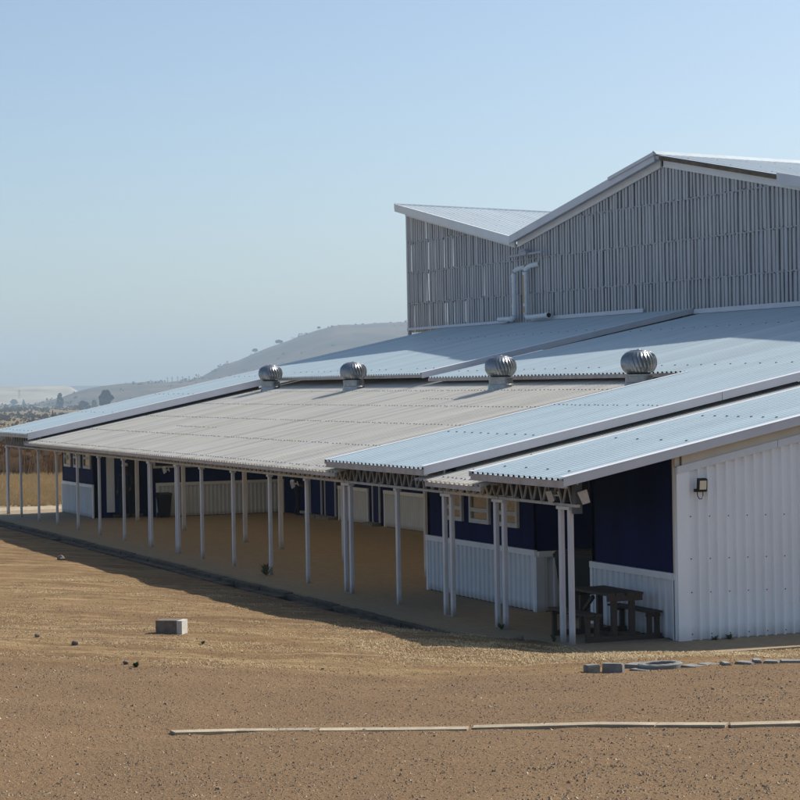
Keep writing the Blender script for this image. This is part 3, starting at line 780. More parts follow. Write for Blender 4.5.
# roofs: over-hanging planes with ribs running down each slope
OV = .34
TILT = -.03
def hz(x, y): return htop(x)+hl(x)+TILT*max(0, y-YW)
def hall_plane(xa, xb):
    mb = MB()
    mb.rib_sheet(lambda u, v, h: (v, u, hz(v, u)+.02+h), YW-OV, 59, xa, xb, pitch=.25, h=.018, crest=.06, rise=.03, nv=3)
    o = mb.build('roof', M['hall_roof'], hall)
    mb = MB()
    y0, y1 = YW-OV+.045, 59
    mb.hexa([(xa,y0,hz(xa,y0)-.12),(xb,y0,hz(xb,y0)-.12),(xb,y1,hz(xb,y1)-.12),(xa,y1,hz(xa,y1)-.12),(xa,y0,hz(xa,y0)-.005),(xb,y0,hz(xb,y0)-.005),(xb,y1,hz(xb,y1)-.005),(xa,y1,hz(xa,y1)-.005)])
    mb.build('soffit', M['rail'], o)
    return o
def rake_board(o, xa, xb, h, m, y=YW-OV, name='fascia', up=.07, th=.04):
    mb = MB()
    mb.hexa([(xa,y,hz(xa,y)+up-h),(xb,y,hz(xb,y)+up-h),(xb,y+th,hz(xb,y)+up-h),(xa,y+th,hz(xa,y)+up-h),(xa,y,hz(xa,y)+up),(xb,y,hz(xb,y)+up),(xb,y+th,hz(xb,y)+up),(xa,y+th,hz(xa,y)+up)])
    return mb.build(name, M[m], o)
def shrink(a, b, e=.004): return a+e, b-e
for i, ((xa, za), (xb, zb)) in enumerate(zip(RID[:-1], RID[1:])):
    o = hall_plane(xa+.004, xb-.004)
    if i == 2:   # fascia lost along the sunny slope: bare timber shows
        rake_board(o, xb-3.6, xb-.004, .30, 'fascia'); rake_board(o, xa+.3, xb-3.61, .10, 'timber', up=-.02)
    elif i == 1:
        rake_board(o, xa+.004, xb-.004, .26, 'fascia')
        rake_board(o, xb-2.9, xb+.05, .10, 'fascia', y=YW-OV-.06, up=.10, th=.055)
    else:
        rake_board(o, xa+.004, xb-.004, .30, 'flash_white' if i == 0 else 'fascia')
    rake_board(o, max(xa+.1, HX0), xb-.1, .22, 'flash_white', y=YW-.075, name='wall_trim', up=-.13, th=.06)
mb = MB(); xa = RID[0][0]; mb.hexa([(xa-.03,YW-OV,hz(xa,YW)-.14),(xa+.002,YW-OV,hz(xa,YW)-.14),(xa+.002,59,hz(xa,59)-.14),(xa-.03,59,hz(xa,59)-.14),(xa-.03,YW-OV,hz(xa,YW)+.09),(xa+.002,YW-OV,hz(xa,YW)+.09),(xa+.002,59,hz(xa,59)+.09),(xa-.03,59,hz(xa,59)+.09)])
mb.build('fascia', M['flash_white'], hall)
mb = MB(); xa = RID[2][0]
mb.hexa([(xa-.22,YW-OV-.02,hz(xa,YW)-.0),(xa+.22,YW-OV-.02,hz(xa,YW)-.0),(xa+.22,59,hz(xa,59)-.0),(xa-.22,59,hz(xa,59)-.0),(xa-.03,YW-OV-.02,hz(xa,YW)+.12),(xa+.03,YW-OV-.02,hz(xa,YW)+.12),(xa+.03,59,hz(xa,59)+.12),(xa-.03,59,hz(xa,59)+.12)])
mb.build('ridge_cap', M['hall_roof'], hall)
# rain pipes below the valley
def elbow(a, b, c, n=5):
    a, b, c = Vector(a), Vector(b), Vector(c)
    return [a*(1-t)**2 + b*2*t*(1-t) + c*t*t for t in [i/n for i in range(n+1)]]
zp = zb1(-66.5)
xl, xr = -66.15, -65.22; PR = .088
mb = MB(); yp = YW-.28
pts = [(xl+.42, YW-.02, 8.25)]+elbow((xl+.2, YW-.14, 8.22), (xl, yp, 8.18), (xl, yp, 7.98))+elbow((xl, yp, zp+.32), (xl, yp, zp+.12), (xl-.22, yp, zp+.11))+[(xl-1.3, yp, zp+.13)]
mb.tube(pts, PR, 12)
for z_ in (7.9, zp+.5): mb.tube([(xl, yp, z_), (xl, yp, z_+.1)], PR*1.14, 12)
mb.tube([(xl-.22, yp, zp+.11), (xl-.32, yp, zp+.115)], PR*1.14, 12)
mb.build('downpipe', M['pvc'], hall, smooth=False)['label'] = 'grey rain pipe turning left at its foot'
mb = MB()
pts = [(xr+.55, YW-.02, 8.3)]+elbow((xr+.3, YW-.14, 8.27), (xr, yp, 8.22), (xr, yp, 8.02))+elbow((xr, yp, zp+.32), (xr, yp, zp+.12), (xr+.22, yp, zp+.11))+[(xr+1.75, yp, zp+.13)]
mb.tube(pts, PR, 12)
for z_ in (7.95, zp+.5): mb.tube([(xr, yp, z_), (xr, yp, z_+.1)], PR*1.14, 12)
rp = mb.build('downpipe', M['pvc'], hall); rp['label'] = 'rust stained rain pipe turning right with an open end'
mb = MB(); mb.hexa([(xr-.04,yp-PR*1.04,zp+.28),(xr+.05,yp-PR*.93,zp+.28),(xr+.05,yp-PR*.5,zp+.28),(xr-.04,yp-PR*.5,zp+.28),(xr-.03,yp-PR*1.04,8.0),(xr+.03,yp-PR*1.01,8.0),(xr+.03,yp-PR*.5,8.0),(xr-.03,yp-PR*.5,8.0)]); mb.build('rust_stain', M['rust'], rp)
mb = MB(); mb.tube([(xr+1.6, yp, zp+.13), (xr+1.77, yp, zp+.13)], PR*1.2, 12); mb.build('pipe_collar', M['pvc'], rp)
mb = MB(); mb.tube([(xr+1.762, yp, zp+.13), (xr+1.78, yp, zp+.13)], PR*.92, 12); mb.build('pipe_mouth', M['dark'], rp)
mb = MB(); mb.box(-66.4, -63.9, YW-.30, YW-.22, 8.62, 8.69); mb.box(-65.6, -65.0, YW-.36, YW-.2, 8.63, 8.75)
mb.tube([(-65.7, YW-.24, 8.8), (-65.2, YW-.24, 8.8)], .07, 10); mb.build('gutter_outlet', M['rail'], hall)

# ------------------------------------------------------------------ turbine ventilators
def make_vent():
    e = empty('turbine_ventilator', (0,0,0), 'x', 'ventilator', 'turbine ventilators along the beige roof')
    mb = MB(); mb.lathe([(.34,-.14),(.325,.02),(.32,.06),(.305,.07),(.305,.20),(.315,.205),(.315,.245)], 28); mb.build('vent_base', M['galv'], e, smooth=False, keep=True)
    mb = MB()
    nv = 26; per = 6; n = nv*per
    prof = []
    for i in range(15):
        a = -PI*.40 + (PI*.80)*i/14
        prof.append((.405*math.cos(a)**.62, 0.50+.262*math.sin(a)/math.sin(PI*.40)))
    def mod(r, z, t, k, i):
        f = ((k + i*.9) % per)/per
        return r*(1.0 - .13*f*math.sin(PI*(i+.5)/15))
    mb.lathe(prof, n, mod=mod); mb.build('turbine_head', M['galv'], e, keep=True)
    mb = MB(); mb.lathe([(.20,.752),(.19,.772),(.05,.785),(.03,.80)], 20); mb.build('top_cap', M['galv'], e, keep=True)
    return e
def copy_tree(o, parent=None):
    c = o.copy(); link(c); c.parent = parent
    for ch in list(o.children):
        copy_tree(ch, c)
    return c
vent = make_vent()
VL = ['turbine ventilator farthest left, against the far blue roof strip', 'turbine ventilator second from the left along the upper beige edge',
      'turbine ventilator in front of the gap between the two upper blue roofs', 'largest and nearest turbine ventilator at the right end of the row']
for i, (x, y) in enumerate(((-66.3, 22.3), (-58.3, 22.2), (-47.9, 22.2), (-40.7, 22.2))):
    v = vent if i == 0 else copy_tree(vent)
    v.location = (x, y, zroof(G0, x, y)+.06); v.rotation_euler = (0, 0, .4*i); v['label'] = VL[i]

# ------------------------------------------------------------------ floodlights
def make_flood():
    e = empty('floodlight', (0,0,0), 'x', 'floodlight', 'white floodlights on the veranda posts')
    mb = MB(); mb.hexa([(-.10,-.14,-.17),(.10,-.14,-.17),(.07,.02,-.13),(-.07,.02,-.13),(-.13,-.10,.17),(.13,-.10,.17),(.09,.04,.13),(-.09,.04,.13)]); mb.build('lamp_housing', M['lamp_white'], e, keep=True)
    mb = MB(); mb.hexa([(-.085,-.146,-.14),(.085,-.146,-.14),(.085,-.139,-.14),(-.085,-.139,-.14),(-.11,-.110,.14),(.11,-.110,.14),(.11,-.103,.14),(-.11,-.103,.14)]); mb.build('lens', M['lamp_white'], e, keep=True)
    mb = MB(); mb.beam((0,.02,0),(0,.17,-.06),.05,.04); mb.beam((0,.17,-.14),(0,.17,.05),.06,.04); mb.build('arm', M['lamp_white'], e, keep=True)
    return e
fl = make_flood()
FL = [((-29.93, 14.74, 2.32), (.35, .15, -.75), 'white floodlight on the left of the near corner post'),
      ((-29.22, 14.94, 2.34), (.35, -.3, .95), 'white floodlight on the right of the near corner post'),
      ((-42.05, 14.62, 2.1), (.25, .4, -.5), 'white floodlight hanging under the truss beside the second person'),
      ((-52.0, 14.62, 2.12), (.25, .3, -.5), 'white floodlight on a double post in front of the black bin'),
      ((-62.9, 14.62, 2.2), (.25, .3, -.5), 'small white floodlight on a post before the far block windows')]
for i, (loc, rot, lab) in enumerate(FL):
    f = fl if i == 0 else copy_tree(fl)
    f.location = loc; f.rotation_euler = rot; f['label'] = lab; f.scale = (.62,)*3 if i < 2 else (.5,)*3
wl = empty('wall_floodlight', (EX1+.03, 16.86, 2.45), 'black framed floodlight with bent cable on the white gable wall', 'floodlight')
x, y, z = EX1+.03, 16.86, 2.45
mb = MB(); mb.hexa([(x+.04,y-.08,z-.08),(x+.10,y-.08,z-.10),(x+.10,y+.08,z-.10),(x+.04,y+.08,z-.08),(x+.06,y-.08,z+.11),(x+.12,y-.08,z+.09),(x+.12,y+.08,z+.09),(x+.06,y+.08,z+.11)]); mb.build('lamp_housing', M['black'], wl)
mb = MB(); mb.hexa([(x+.1045,y-.06,z-.07),(x+.108,y-.06,z-.07),(x+.108,y+.06,z-.07),(x+.1045,y+.06,z-.07),(x+.119,y-.06,z+.07),(x+.122,y-.06,z+.07),(x+.122,y+.06,z+.07),(x+.119,y+.06,z+.07)]); mb.build('lens', M['lamp_glass'], wl)
mb = MB(); mb.box(x-.01, x+.039, y-.10, y+.10, z-.11, z-.06); mb.build('bracket', M['black'], wl)
mb = MB(); mb.tube([(x+.03,y-.06,z-.10),(x+.04,y-.06,z-.17),(x+.04,y-.03,z-.22),(x+.03,y+.02,z-.22),(x+.02,y+.05,z-.17),(x+.02,y+.05,z-.1)], .008, 6); mb.build('cable', M['dark_steel'], wl)

# ------------------------------------------------------------------ picnic table
pt = empty('picnic_table', (-30.5, 15.78, 0), 'dark wooden picnic table with two attached benches beside the near navy wall', 'table')
TX_0, TX_1 = -30.85, -29.5
mb = MB()
for j, (y0, y1, dx) in enumerate(((15.46,15.60,0),(15.615,15.76,.0),(15.80,15.94,.05),(15.955,16.10,.02))):
    mb.box(TX_0+dx, TX_1+dx*.3, y0, y1, .715, .755)
mb.build('tabletop', M['table_wood'], pt)
mb = MB()
for xx in (TX_0+.08, TX_1-.03): mb.box(xx-.025, xx+.025, 15.47, 16.09, .625, .713)
mb.build('apron_beam', M['table_wood'], pt)
for xx in (TX_0+.15, TX_1-.10):
    for yy in (15.62, 15.94):
        mb = MB(); mb.box(xx-.035, xx+.035, yy-.045, yy+.045, .08, .64); mb.build('leg', M['table_wood'], pt)
mb = MB(); mb.beam((TX_0+.15, 15.62, .35), (TX_0+.55, 15.62, .64), .05, .06); mb.build('brace', M['table_wood'], pt)
mb = MB()
for xx in (TX_0+.15, TX_1-.02): mb.box(xx-.04, xx+.04, 15.08, 16.42, .0, .085)
mb.box(TX_0+.15, TX_1-.06, 15.76, 15.84, .01, .07)
mb.build('base_rail', M['table_wood'], pt)
for y0, y1 in ((15.06, 15.32), (16.16, 16.40)):
    mb = MB()
    mb.box(TX_0, TX_1+.08, y0, (y0+y1)/2-.006, .415, .45); mb.box(TX_0, TX_1+.08, (y0+y1)/2+.006, y1, .415, .45)
    b_ = mb.build('bench', M['table_wood'], pt)
    for xx in (TX_0+.15, TX_1-.02):
        mb = MB()
        for yy in (y0+.05, y1-.05): mb.box(xx-.03, xx+.03, yy-.035, yy+.035, .086, .35)
        mb.box(xx-.03, xx+.03, y0, y1, .35, .413)
        mb.build('leg', M['table_wood'], b_)

# ------------------------------------------------------------------ bins
def bin_(name, loc, rz, label, s=1.):
    e = empty(name, loc, label, 'bin', None, rz)
    mb = MB(); w0, w1, d0, d1 = .20, .28, .22, .32
    mb.hexa([(-w0*s,-d0*s,.05*s),(w0*s,-d0*s,.05*s),(w0*s,d0*s,.05*s),(-w0*s,d0*s,.05*s),(-w1*s,-d1*s,.98*s),(w1*s,-d1*s,.98*s),(w1*s,d1*s,.98*s),(-w1*s,d1*s,.98*s)])
    mb.box(-.295*s,.295*s,-.335*s,.335*s,.945*s,.985*s); mb.build('bin_body', M['bin'], e, keep=True)
    mb = MB(); mb.hexa([(-.30*s,-.35*s,.988*s),(.30*s,-.35*s,.988*s),(.30*s,.34*s,.988*s),(-.30*s,.34*s,.988*s),(-.26*s,-.30*s,1.05*s),(.26*s,-.30*s,1.05*s),(.26*s,.30*s,1.06*s),(-.26*s,.30*s,1.06*s)]); mb.build('lid', M['bin'], e, keep=True)
    mb = MB(); mb.tube([(-.25*s,.40*s,.97*s),(.25*s,.40*s,.97*s)], .018*s, 8); mb.box(-.24*s,-.2*s,.33*s,.40*s,.94*s,.98*s); mb.box(.2*s,.24*s,.33*s,.40*s,.94*s,.98*s); mb.build('handle', M['bin'], e, keep=True)
    for sx in (-1, 1):
        mb = MB(); mb.tube([(sx*.20*s,.26*s,.1*s),(sx*.26*s,.26*s,.1*s)], .1*s, 14); mb.build('wheel', M['black'], e, keep=True)
    return e
bin_('wheelie_bin', (-32.95, 16.75, 0), -.9, 'black wheelie bin behind the near corner post', 1.12)
b_ = bin_('refuse_bin', (-67.05, 18.78, 0), 1.5, 'black refuse bin standing against the far white dado', .78)

# ------------------------------------------------------------------ people
def person(name, loc, rz, label, J, E, cap=None, cloth=None):
    """skinned figure: J joint -> (pos, radius), E edges (a, b, material)"""
    root = empty(name, loc, label, 'person', None, rz)
    names = list(J); me = bpy.data.meshes.new('body_cage')
    me.from_pydata([J[n][0] for n in names], [(names.index(a), names.index(b)) for a, b, _ in E], [])
    ob = link(bpy.data.objects.new('body_cage', me))
    md = ob.modifiers.new('skin', 'SKIN'); md.use_smooth_shade = True
    for i, n in enumerate(names):
        r = J[n][1]; sv = me.skin_vertices[0].data[i]; sv.radius = r if isinstance(r, tuple) else (r, r); sv.use_root = (n == 'pelvis')
    sb = ob.modifiers.new('sub', 'SUBSURF'); sb.levels = 2; sb.render_levels = 2
    bpy.context.view_layer.update()
    ev = ob.evaluated_get(bpy.context.evaluated_depsgraph_get()); nm = bpy.data.meshes.new_from_object(ev)
    bpy.data.objects.remove(ob); nm.name = 'body'
    mats = ['trouser', 'jacket', 'skin', 'shoe']
    nm.materials.clear()
    for m in mats: nm.materials.append(M[m])
    segs = [(Vector(J[a][0]), Vector(J[b][0]), mats.index(m)) for a, b, m in E]
    for p_ in nm.polygons:
        c = p_.center; best = (9e9, 0)
        for a, b, mi in segs:
            ab = b-a; t = max(0, min(1, (c-a).dot(ab)/ab.length_squared)); d = (a+ab*t-c).length
            if d < best[0]: best = (d, mi)
        p_.material_index = best[1]; p_.use_smooth = True
    body = link(bpy.data.objects.new('body', nm)); body.parent = root
    h = Vector(J['head'][0])
    mb = MB()
    mb.lathe([(.101,0),(.104,.03),(.09,.08),(.05,.11),(.012,.118)], 16, (h.x, h.y-.005, h.z+.02))
    if cap: mb.hexa([(h.x-.06,h.y-.19,h.z+.03),(h.x+.06,h.y-.19,h.z+.03),(h.x+.09,h.y-.08,h.z+.035),(h.x-.09,h.y-.08,h.z+.035),(h.x-.06,h.y-.19,h.z+.045),(h.x+.06,h.y-.19,h.z+.045),(h.x+.09,h.y-.08,h.z+.055),(h.x-.09,h.y-.08,h.z+.055)])
    mb.build('cap' if cap else 'hair', M['cap'] if cap else M['black'], root, smooth=True, keep=True)
    if cloth:
        mb = MB(); t = Vector(J['chest'][0])
        mb.hexa([(t.x-.05,t.y-.135,t.z-.20),(t.x+.05,t.y-.135,t.z-.20),(t.x+.05,t.y-.10,t.z-.2),(t.x-.05,t.y-.10,t.z-.2),(t.x-.075,t.y-.12,t.z+.13),(t.x+.075,t.y-.12,t.z+.13),(t.x+.06,t.y-.06,t.z+.14),(t.x-.06,t.y-.06,t.z+.14)])
        mb.build('shirt_front', M['blue_cloth'], root, keep=True)
    return root
def skeleton(stride=0., arms=(0., 0.), bend=(.1, .1), lean=0.):
    J = {'pelvis': ((0,0,.95),(.15,.11)), 'waist': ((0,lean*.3,1.10),(.145,.10)), 'chest': ((0,lean*.7,1.32),(.17,.115)), 'neck0': ((0,lean,1.48),(.075,.07)),
         'neck': ((0,lean-.01,1.54),(.055,.055)), 'jaw': ((0,lean-.03,1.60),(.068,.078)), 'head': ((0,lean-.02,1.69),(.082,.098)), 'crown': ((0,lean-.01,1.76),(.06,.07)),
         'nose': ((0,lean-.125,1.655),(.014,.014))}
    E = [('pelvis','waist','trouser'),('waist','chest','jacket'),('chest','neck0','jacket'),('neck0','neck','skin'),('neck','jaw','skin'),('jaw','head','skin'),('head','crown','skin'),('head','nose','skin')]
    for s, sd in ((-1,'l'),(1,'r')):
        f = stride*s
        J['hip'+sd] = ((s*.09,0,.90),(.095,.10)); J['knee'+sd] = ((s*.10,f*.55-.02,.50),.068); J['ankle'+sd] = ((s*.105,f+(.05 if f > 0 else 0),.10+(.05 if f > 0.1 else 0)),.045)
        J['toe'+sd] = ((s*.12,f-.15,.045),(.042,.035))
        J['sho'+sd] = ((s*.19,lean*.9,1.43),.062)
        a = arms[0 if s < 0 else 1]; b = bend[0 if s < 0 else 1]
        J['elb'+sd] = ((s*.25,lean+math.sin(a)*.28,1.43-math.cos(a)*.28),.047)
        ez = 1.43-math.cos(a)*.28; ey = lean+math.sin(a)*.28
        J['wri'+sd] = ((s*.26,ey-math.sin(b)*.25,ez-math.cos(b)*.25),.032)
        dy, dz = -math.sin(b), -math.cos(b); wy = ey-math.sin(b)*.25; wz = ez-math.cos(b)*.25
        J['palm'+sd] = ((s*.262,wy+dy*.08,wz+dz*.08),(.022,.036))
        E += [('pelvis','hip'+sd,'trouser'),('hip'+sd,'knee'+sd,'trouser'),('knee'+sd,'ankle'+sd,'trouser'),('ankle'+sd,'toe'+sd,'shoe'),
              ('chest','sho'+sd,'jacket'),('sho'+sd,'elb'+sd,'jacket'),('elb'+sd,'wri'+sd,'jacket'),('wri'+sd,'palm'+sd,'skin')]
        for q, (off, ln) in enumerate(((-.030,.062),(-.010,.075),(.010,.07),(.028,.055))):
            J['k%d%s' % (q, sd)] = ((s*.262,wy+dy*(.08+ln*.5)+off*abs(dz),wz+dz*(.08+ln*.5)-off*abs(dy)),.0095)
            J['f%d%s' % (q, sd)] = ((s*.25,wy+dy*(.08+ln)+off*abs(dz)-.006,wz+dz*(.08+ln)-off*abs(dy)),.008)
            E += [('palm'+sd,'k%d%s' % (q, sd),'skin'),('k%d%s' % (q, sd),'f%d%s' % (q, sd),'skin')]
        J['t'+sd] = ((s*.245,wy+dy*.07-.05*abs(dz)-.004,wz+dz*.07+.0*dy),.011)
        E += [('wri'+sd,'t'+sd,'skin')]
    return J, E
J, E_ = skeleton(stride=.16, arms=(.15, -.1), bend=(.25, .9))
person('person', (-67.72, 17.66, 0), .95, 'person in dark clothes and white cap stepping out of the far doorway', J, E_, cap=True, cloth=True)
J, E_ = skeleton(stride=.05, arms=(.35, -.2), bend=(1.1, .6))
person('person', (-64.75, 22.62, 0), 2.6, 'person in black standing at the back corner of the court', J, E_)

# ------------------------------------------------------------------ yard objects
def rock(name, c, s, label, seed, m='stone'):
    bm = bmesh.new(); bmesh.ops.create_icosphere(bm, subdivisions=2, radius=1)
    for v in bm.verts:
        q = noise.noise(v.co*1.3+Vector((seed*7.1, 0, 0))); v.co *= 1+.35*q
        v.co = Vector((v.co.x*s[0], v.co.y*s[1], v.co.z*s[2]))
    me = bpy.data.meshes.new(name); bm.to_mesh(me); bm.free(); me.materials.append(M[m])
    o = link(bpy.data.objects.new(name, me)); o.location = c
    return tag(o, label, 'stone')
c = place(61, 560); rock('stone', (c.x, c.y, c.z+.04), (.12,.1,.08), 'brown stone at the edge of the roof shadow, far left', 1)
c = place(75, 645); rock('stone', (c.x, c.y, c.z+.03), (.055,.05,.045), 'dark pointed stone left of the concrete block', 2)
c = place(37, 637); rock('stone', (c.x, c.y, c.z+.02), (.04,.04,.03), 'small dark stone nearest the left edge of the yard', 3)
c = place(126, 664); rock('stone', (c.x, c.y, c.z+.02), (.045,.04,.03), 'dark stone beside the green weed in the yard', 4)
c = place(520, 640); rock('stone', (c.x, c.y, c.z+.03), (.07,.06,.05), 'rounded stone on the soil heap by the veranda corner', 5)
# concrete block lying in the yard
c = place(172, 633)
e = empty('concrete_block', (c.x, c.y, c.z), 'hollow concrete block lying alone in the dirt yard', 'block', None, .98)
mb = MB(); mb.box(-.205, .12, -.14, .14, -.02, .2); mb.build('block_shaded_body', M['stone'], e, keep=True)  # same concrete, shade on these faces put into a darker colour
mb = MB(); mb.box(.121, .20, -.14, .14, -.02, .195); mb.build('block_sunlit_end', M['block'], e, keep=True)  # sunlight on this end painted in with a paler colour
# edging of concrete rings and slabs on the grass strip
def slab(px0, px1, py, h, w, label, dz=0.0, rot=0):
    a = place(px0, py); b = place(px1, py); L = (b-a).length; ang = math.atan2(b.y-a.y, b.x-a.x)
    mb = MB(); mb.box(0, L, 0, w, -.08, h)
    bm = bmesh.new(); me = bpy.data.meshes.new('edging_slab'); me.from_pydata(mb.v, [], mb.f); bm.from_mesh(me)
    bmesh.ops.bevel(bm, geom=bm.edges[:], offset=.012, segments=2, affect='EDGES')
    for v in bm.verts: v.co += Vector((noise.noise(v.co*9+Vector((px0,0,0)))*.012, noise.noise(v.co*9+Vector((0,px0,0)))*.012, noise.noise(v.co*9+Vector((0,0,px0)))*.01))
    bm.to_mesh(me); bm.free(); me.materials.append(M['concrete'])
    o = link(bpy.data.objects.new('edging_slab', me)); o.location = (a.x, a.y, min(a.z, b.z)+dz); o.rotation_euler = (0, rot, ang)
    return tag(o, label, 'edging', 'concrete edging on the grass strip')
slab(587, 600.5, 673, .105, .13, 'leftmost upright grey edging block, in front of the picnic table')
slab(602, 622, 672.5, .115, .13, 'second upright grey edging block from the left, ribbed front')
slab(622, 649, 668, .05, .30, 'flat grey slab between the upright blocks and the ring', rot=-.03)
slab(629, 650, 671, .03, .2, 'half buried slab in front of the flat grey slab')
slab(679, 694, 667.5, .035, .22, 'short flat slab right after the concrete ring')
slab(696, 722, 665.5, .025, .22, 'long low slab second after the concrete ring')
slab(724, 732, 665.5, .04, .2, 'small tilted slab in the middle of the right hand edging', rot=.15)
slab(734, 752, 664.5, .035, .22, 'grey slab just right of the small tilted slab')
slab(753, 762, 663.5, .04, .2, 'dark short slab near the right end of the edging')
slab(763, 778, 663.5, .03, .22, 'last but one slab of the edging on the right')
slab(781, 803, 663, .025, .22, 'rightmost slab of the edging at the picture edge')
c = place(660, 668)
mb = MB()
pr = [(.20,-.05),(.20,.04),(.215,.05),(.27,.05),(.29,.035),(.29,-.05)]
n = 40
for (r_, z_) in pr:
    for q in range(n): mb.v.append((r_*math.cos(2*PI*q/n), r_*math.sin(2*PI*q/n)*1.0, z_+.002*math.sin(q*1.7)))
for i_ in range(len(pr)-1):
    for q in range(n): mb.f.append((i_*n+q, i_*n+(q+1) % n, (i_+1)*n+(q+1) % n, (i_+1)*n+q)); mb.m.append(0)
o = mb.build('concrete_ring', M['concrete']); o.location = (c.x, c.y, c.z+.02); o.rotation_euler = (.03, -.04, 0)
tag(o, 'half sunk grey concrete ring in the edging row', 'edging', 'concrete edging on the grass strip')
# litter by the kerb
c = place(34, 533.5)
mb = MB(); mb.tube([(-.16,0,.05),(-.1,.01,.075),(0,0,.07),(.08,-.01,.06),(.13,0,.03)], [.02,.05,.06,.05,.03], 8); o = mb.build('plastic_litter', M['litter']); o.location = c; tag(o, 'scrap of white plastic lying by the drain', 'litter')

# straw, grass tufts and pebbles
def blades(name, pts, hmin, hmax, w, m, label, per=4, lean=.7, spread=.05):
    mb = MB()
    for (x, y) in pts:
        z = gzn(x, y)
        for _ in range(per):
            a = random.uniform(0, 2*PI); h = random.uniform(hmin, hmax); l = random.uniform(.2, 1)*lean*h
            bx, by = x+random.gauss(0, spread), y+random.gauss(0, spread); ca, sa = math.cos(a), math.sin(a)
            mb.quad((bx-sa*w, by+ca*w, z-.005), (bx+sa*w, by-ca*w, z-.005), (bx+ca*l, by+sa*l, z+h))
    return tag(mb.build(name, m), label, 'grass', kind='stuff')
pts = []
while len(pts) < 11000:
    x = random.uniform(-33.5, -24.3); y = random.uniform(10.6, 20)
    if gdist(x, y) < .02: continue
    q = noise.noise((x*.9, y*.9, 1.))
    d = x*FW.x+y*FW.y
    if d < 28.3+q*.8: continue
    if x < -29.3 and random.random() > .05+.4*q: continue
    if random.random() < .55+.6*q: pts.append((x, y))
blades('dry_grass', pts, .004, .017, .005, M['straw'], 'dry yellow grass on the strip before the end wall', per=7, lean=3.2)
pts = []
while len(pts) < 9000:
    d = random.uniform(26.3, 46); s_ = random.uniform(-11, 7)
    x = FW.x*d+RT.x*s_; y = FW.y*d+RT.y*s_
    if gdist(x, y) < .3 or x > -25: continue
    q = noise.noise((s_*.22, d*1.3, 5.)) + .5*noise.noise((x*1.1, y*1.1, 2.))
    if q > .20 + (.10 if d > 33 else 0): pts.append((x, y))
blades('straw_litter', pts, .003, .011, .004, M['straw'], 'flattened straw scattered in bands over the yard', per=7, lean=5.5, spread=.13)
mb = MB()
cnt = 0
while cnt < 8000:
    d = random.uniform(14.5, 40); s_ = random.uniform(-.21, .21)*d
    x = FW.x*d+RT.x*s_; y = FW.y*d+RT.y*s_
    if gdist(x, y) < .1: continue
    if x > -29 and d > 27.5: continue
    if d > 27.5 and random.random() > .25: continue
    r_ = random.choice((.003,.004,.005,.006,.007,.009)) if random.random() < .992 else random.uniform(.014,.024)
    z = gzn(x, y)+r_*.3; n0 = len(mb.v)
    a = random.uniform(0, PI)
    for q in range(5):
        t = a+2*PI*q/5; rr = r_*random.uniform(.8, 1.3); mb.v.append((x+rr*math.cos(t), y+rr*math.sin(t), z-r_*.4))
    for q in range(5):
        t = a+.3+2*PI*q/5; rr = r_*random.uniform(.5, .9); mb.v.append((x+rr*math.cos(t), y+rr*math.sin(t), z+r_*.6))
    for q in range(5): mb.f.append((n0+q, n0+(q+1) % 5, n0+5+(q+1) % 5, n0+5+q)); mb.m.append(0)
    mb.f.append(tuple(n0+5+q for q in range(5))); mb.m.append(0); cnt += 1
for _ in range(74000):
    d = 14.5+28.5*random.random()**1.1; s_ = random.uniform(-.205, .205)*d
    x = FW.x*d+RT.x*s_; y = FW.y*d+RT.y*s_
    if gdist(x, y) < .12: continue
    q = noise.noise((x*.8, y*.8, 11.))
    if random.random() > .55+.6*q: continue
    r_ = random.uniform(.006, .017)*(1.25 if random.random() < .1 else 1); h_ = r_*random.uniform(.5, 1.2)
    z = gzn(x, y)-.003; n0 = len(mb.v); a = random.uniform(0, PI); b_ = random.uniform(.6, 1.5); ca, sa = math.cos(a)*r_, math.sin(a)*r_
    mb.v += [(x+ca*b_, y+sa*b_, z), (x-sa, y+ca, z), (x-ca*b_, y-sa*b_, z), (x+sa, y-ca, z), (x+random.uniform(-.4, .4)*r_, y+random.uniform(-.4, .4)*r_, z+h_)]
    k_ = 1 if random.random() < .76 else (2 if random.random() < .55 else 0)
    for q in range(4): mb.f.append((n0+q, n0+(q+1) % 4, n0+4)); mb.m.append(k_)
tag(mb.build('pebbles', [M['pebble'], M['clod'], M['clod_pale']]), 'loose dark pebbles strewn over the gravel track', 'gravel', kind='stuff')

def weed(c, h, n, label, w=.012):
    mb = MB()
    for _ in range(n):
        a = random.uniform(0, 2*PI); l = random.uniform(.3, .9)*h; ca, sa = math.cos(a), math.sin(a); hh = random.uniform(.4, 1)*h
        mid = (l*.55*ca, l*.55*sa, hh*.75)
        mb.quad((-sa*w, ca*w, 0), (sa*w, -ca*w, 0), (mid[0]+sa*w*1.4, mid[1]-ca*w*1.4, mid[2]), (mid[0]-sa*w*1.4, mid[1]+ca*w*1.4, mid[2]))
        mb.quad((mid[0]-sa*w*1.4, mid[1]+ca*w*1.4, mid[2]), (mid[0]+sa*w*1.4, mid[1]-ca*w*1.4, mid[2]), (l*ca, l*sa, hh))
    o = mb.build('weed', M['weed']); o.location = c
    return tag(o, label, 'weed')
weed((PX[6]+.12, 14.66, 0), .3, 26, 'tall weed at the foot of a slim post left of centre')
weed((PX[1]+.2, 14.72, 0), .12, 22, 'low weed at the foot of the double post left of the corner')
weed((PX[0]-.3, 14.72, 0), .13, 22, 'low weed at the foot of the near corner post')
weed((EX1+.1, 17.05, -.03), .1, 18, 'small weed at the foot of the gable wall, left one')
weed((EX1+.1, 17.32, -.04), .13, 20, 'small weed at the foot of the gable wall, right one')
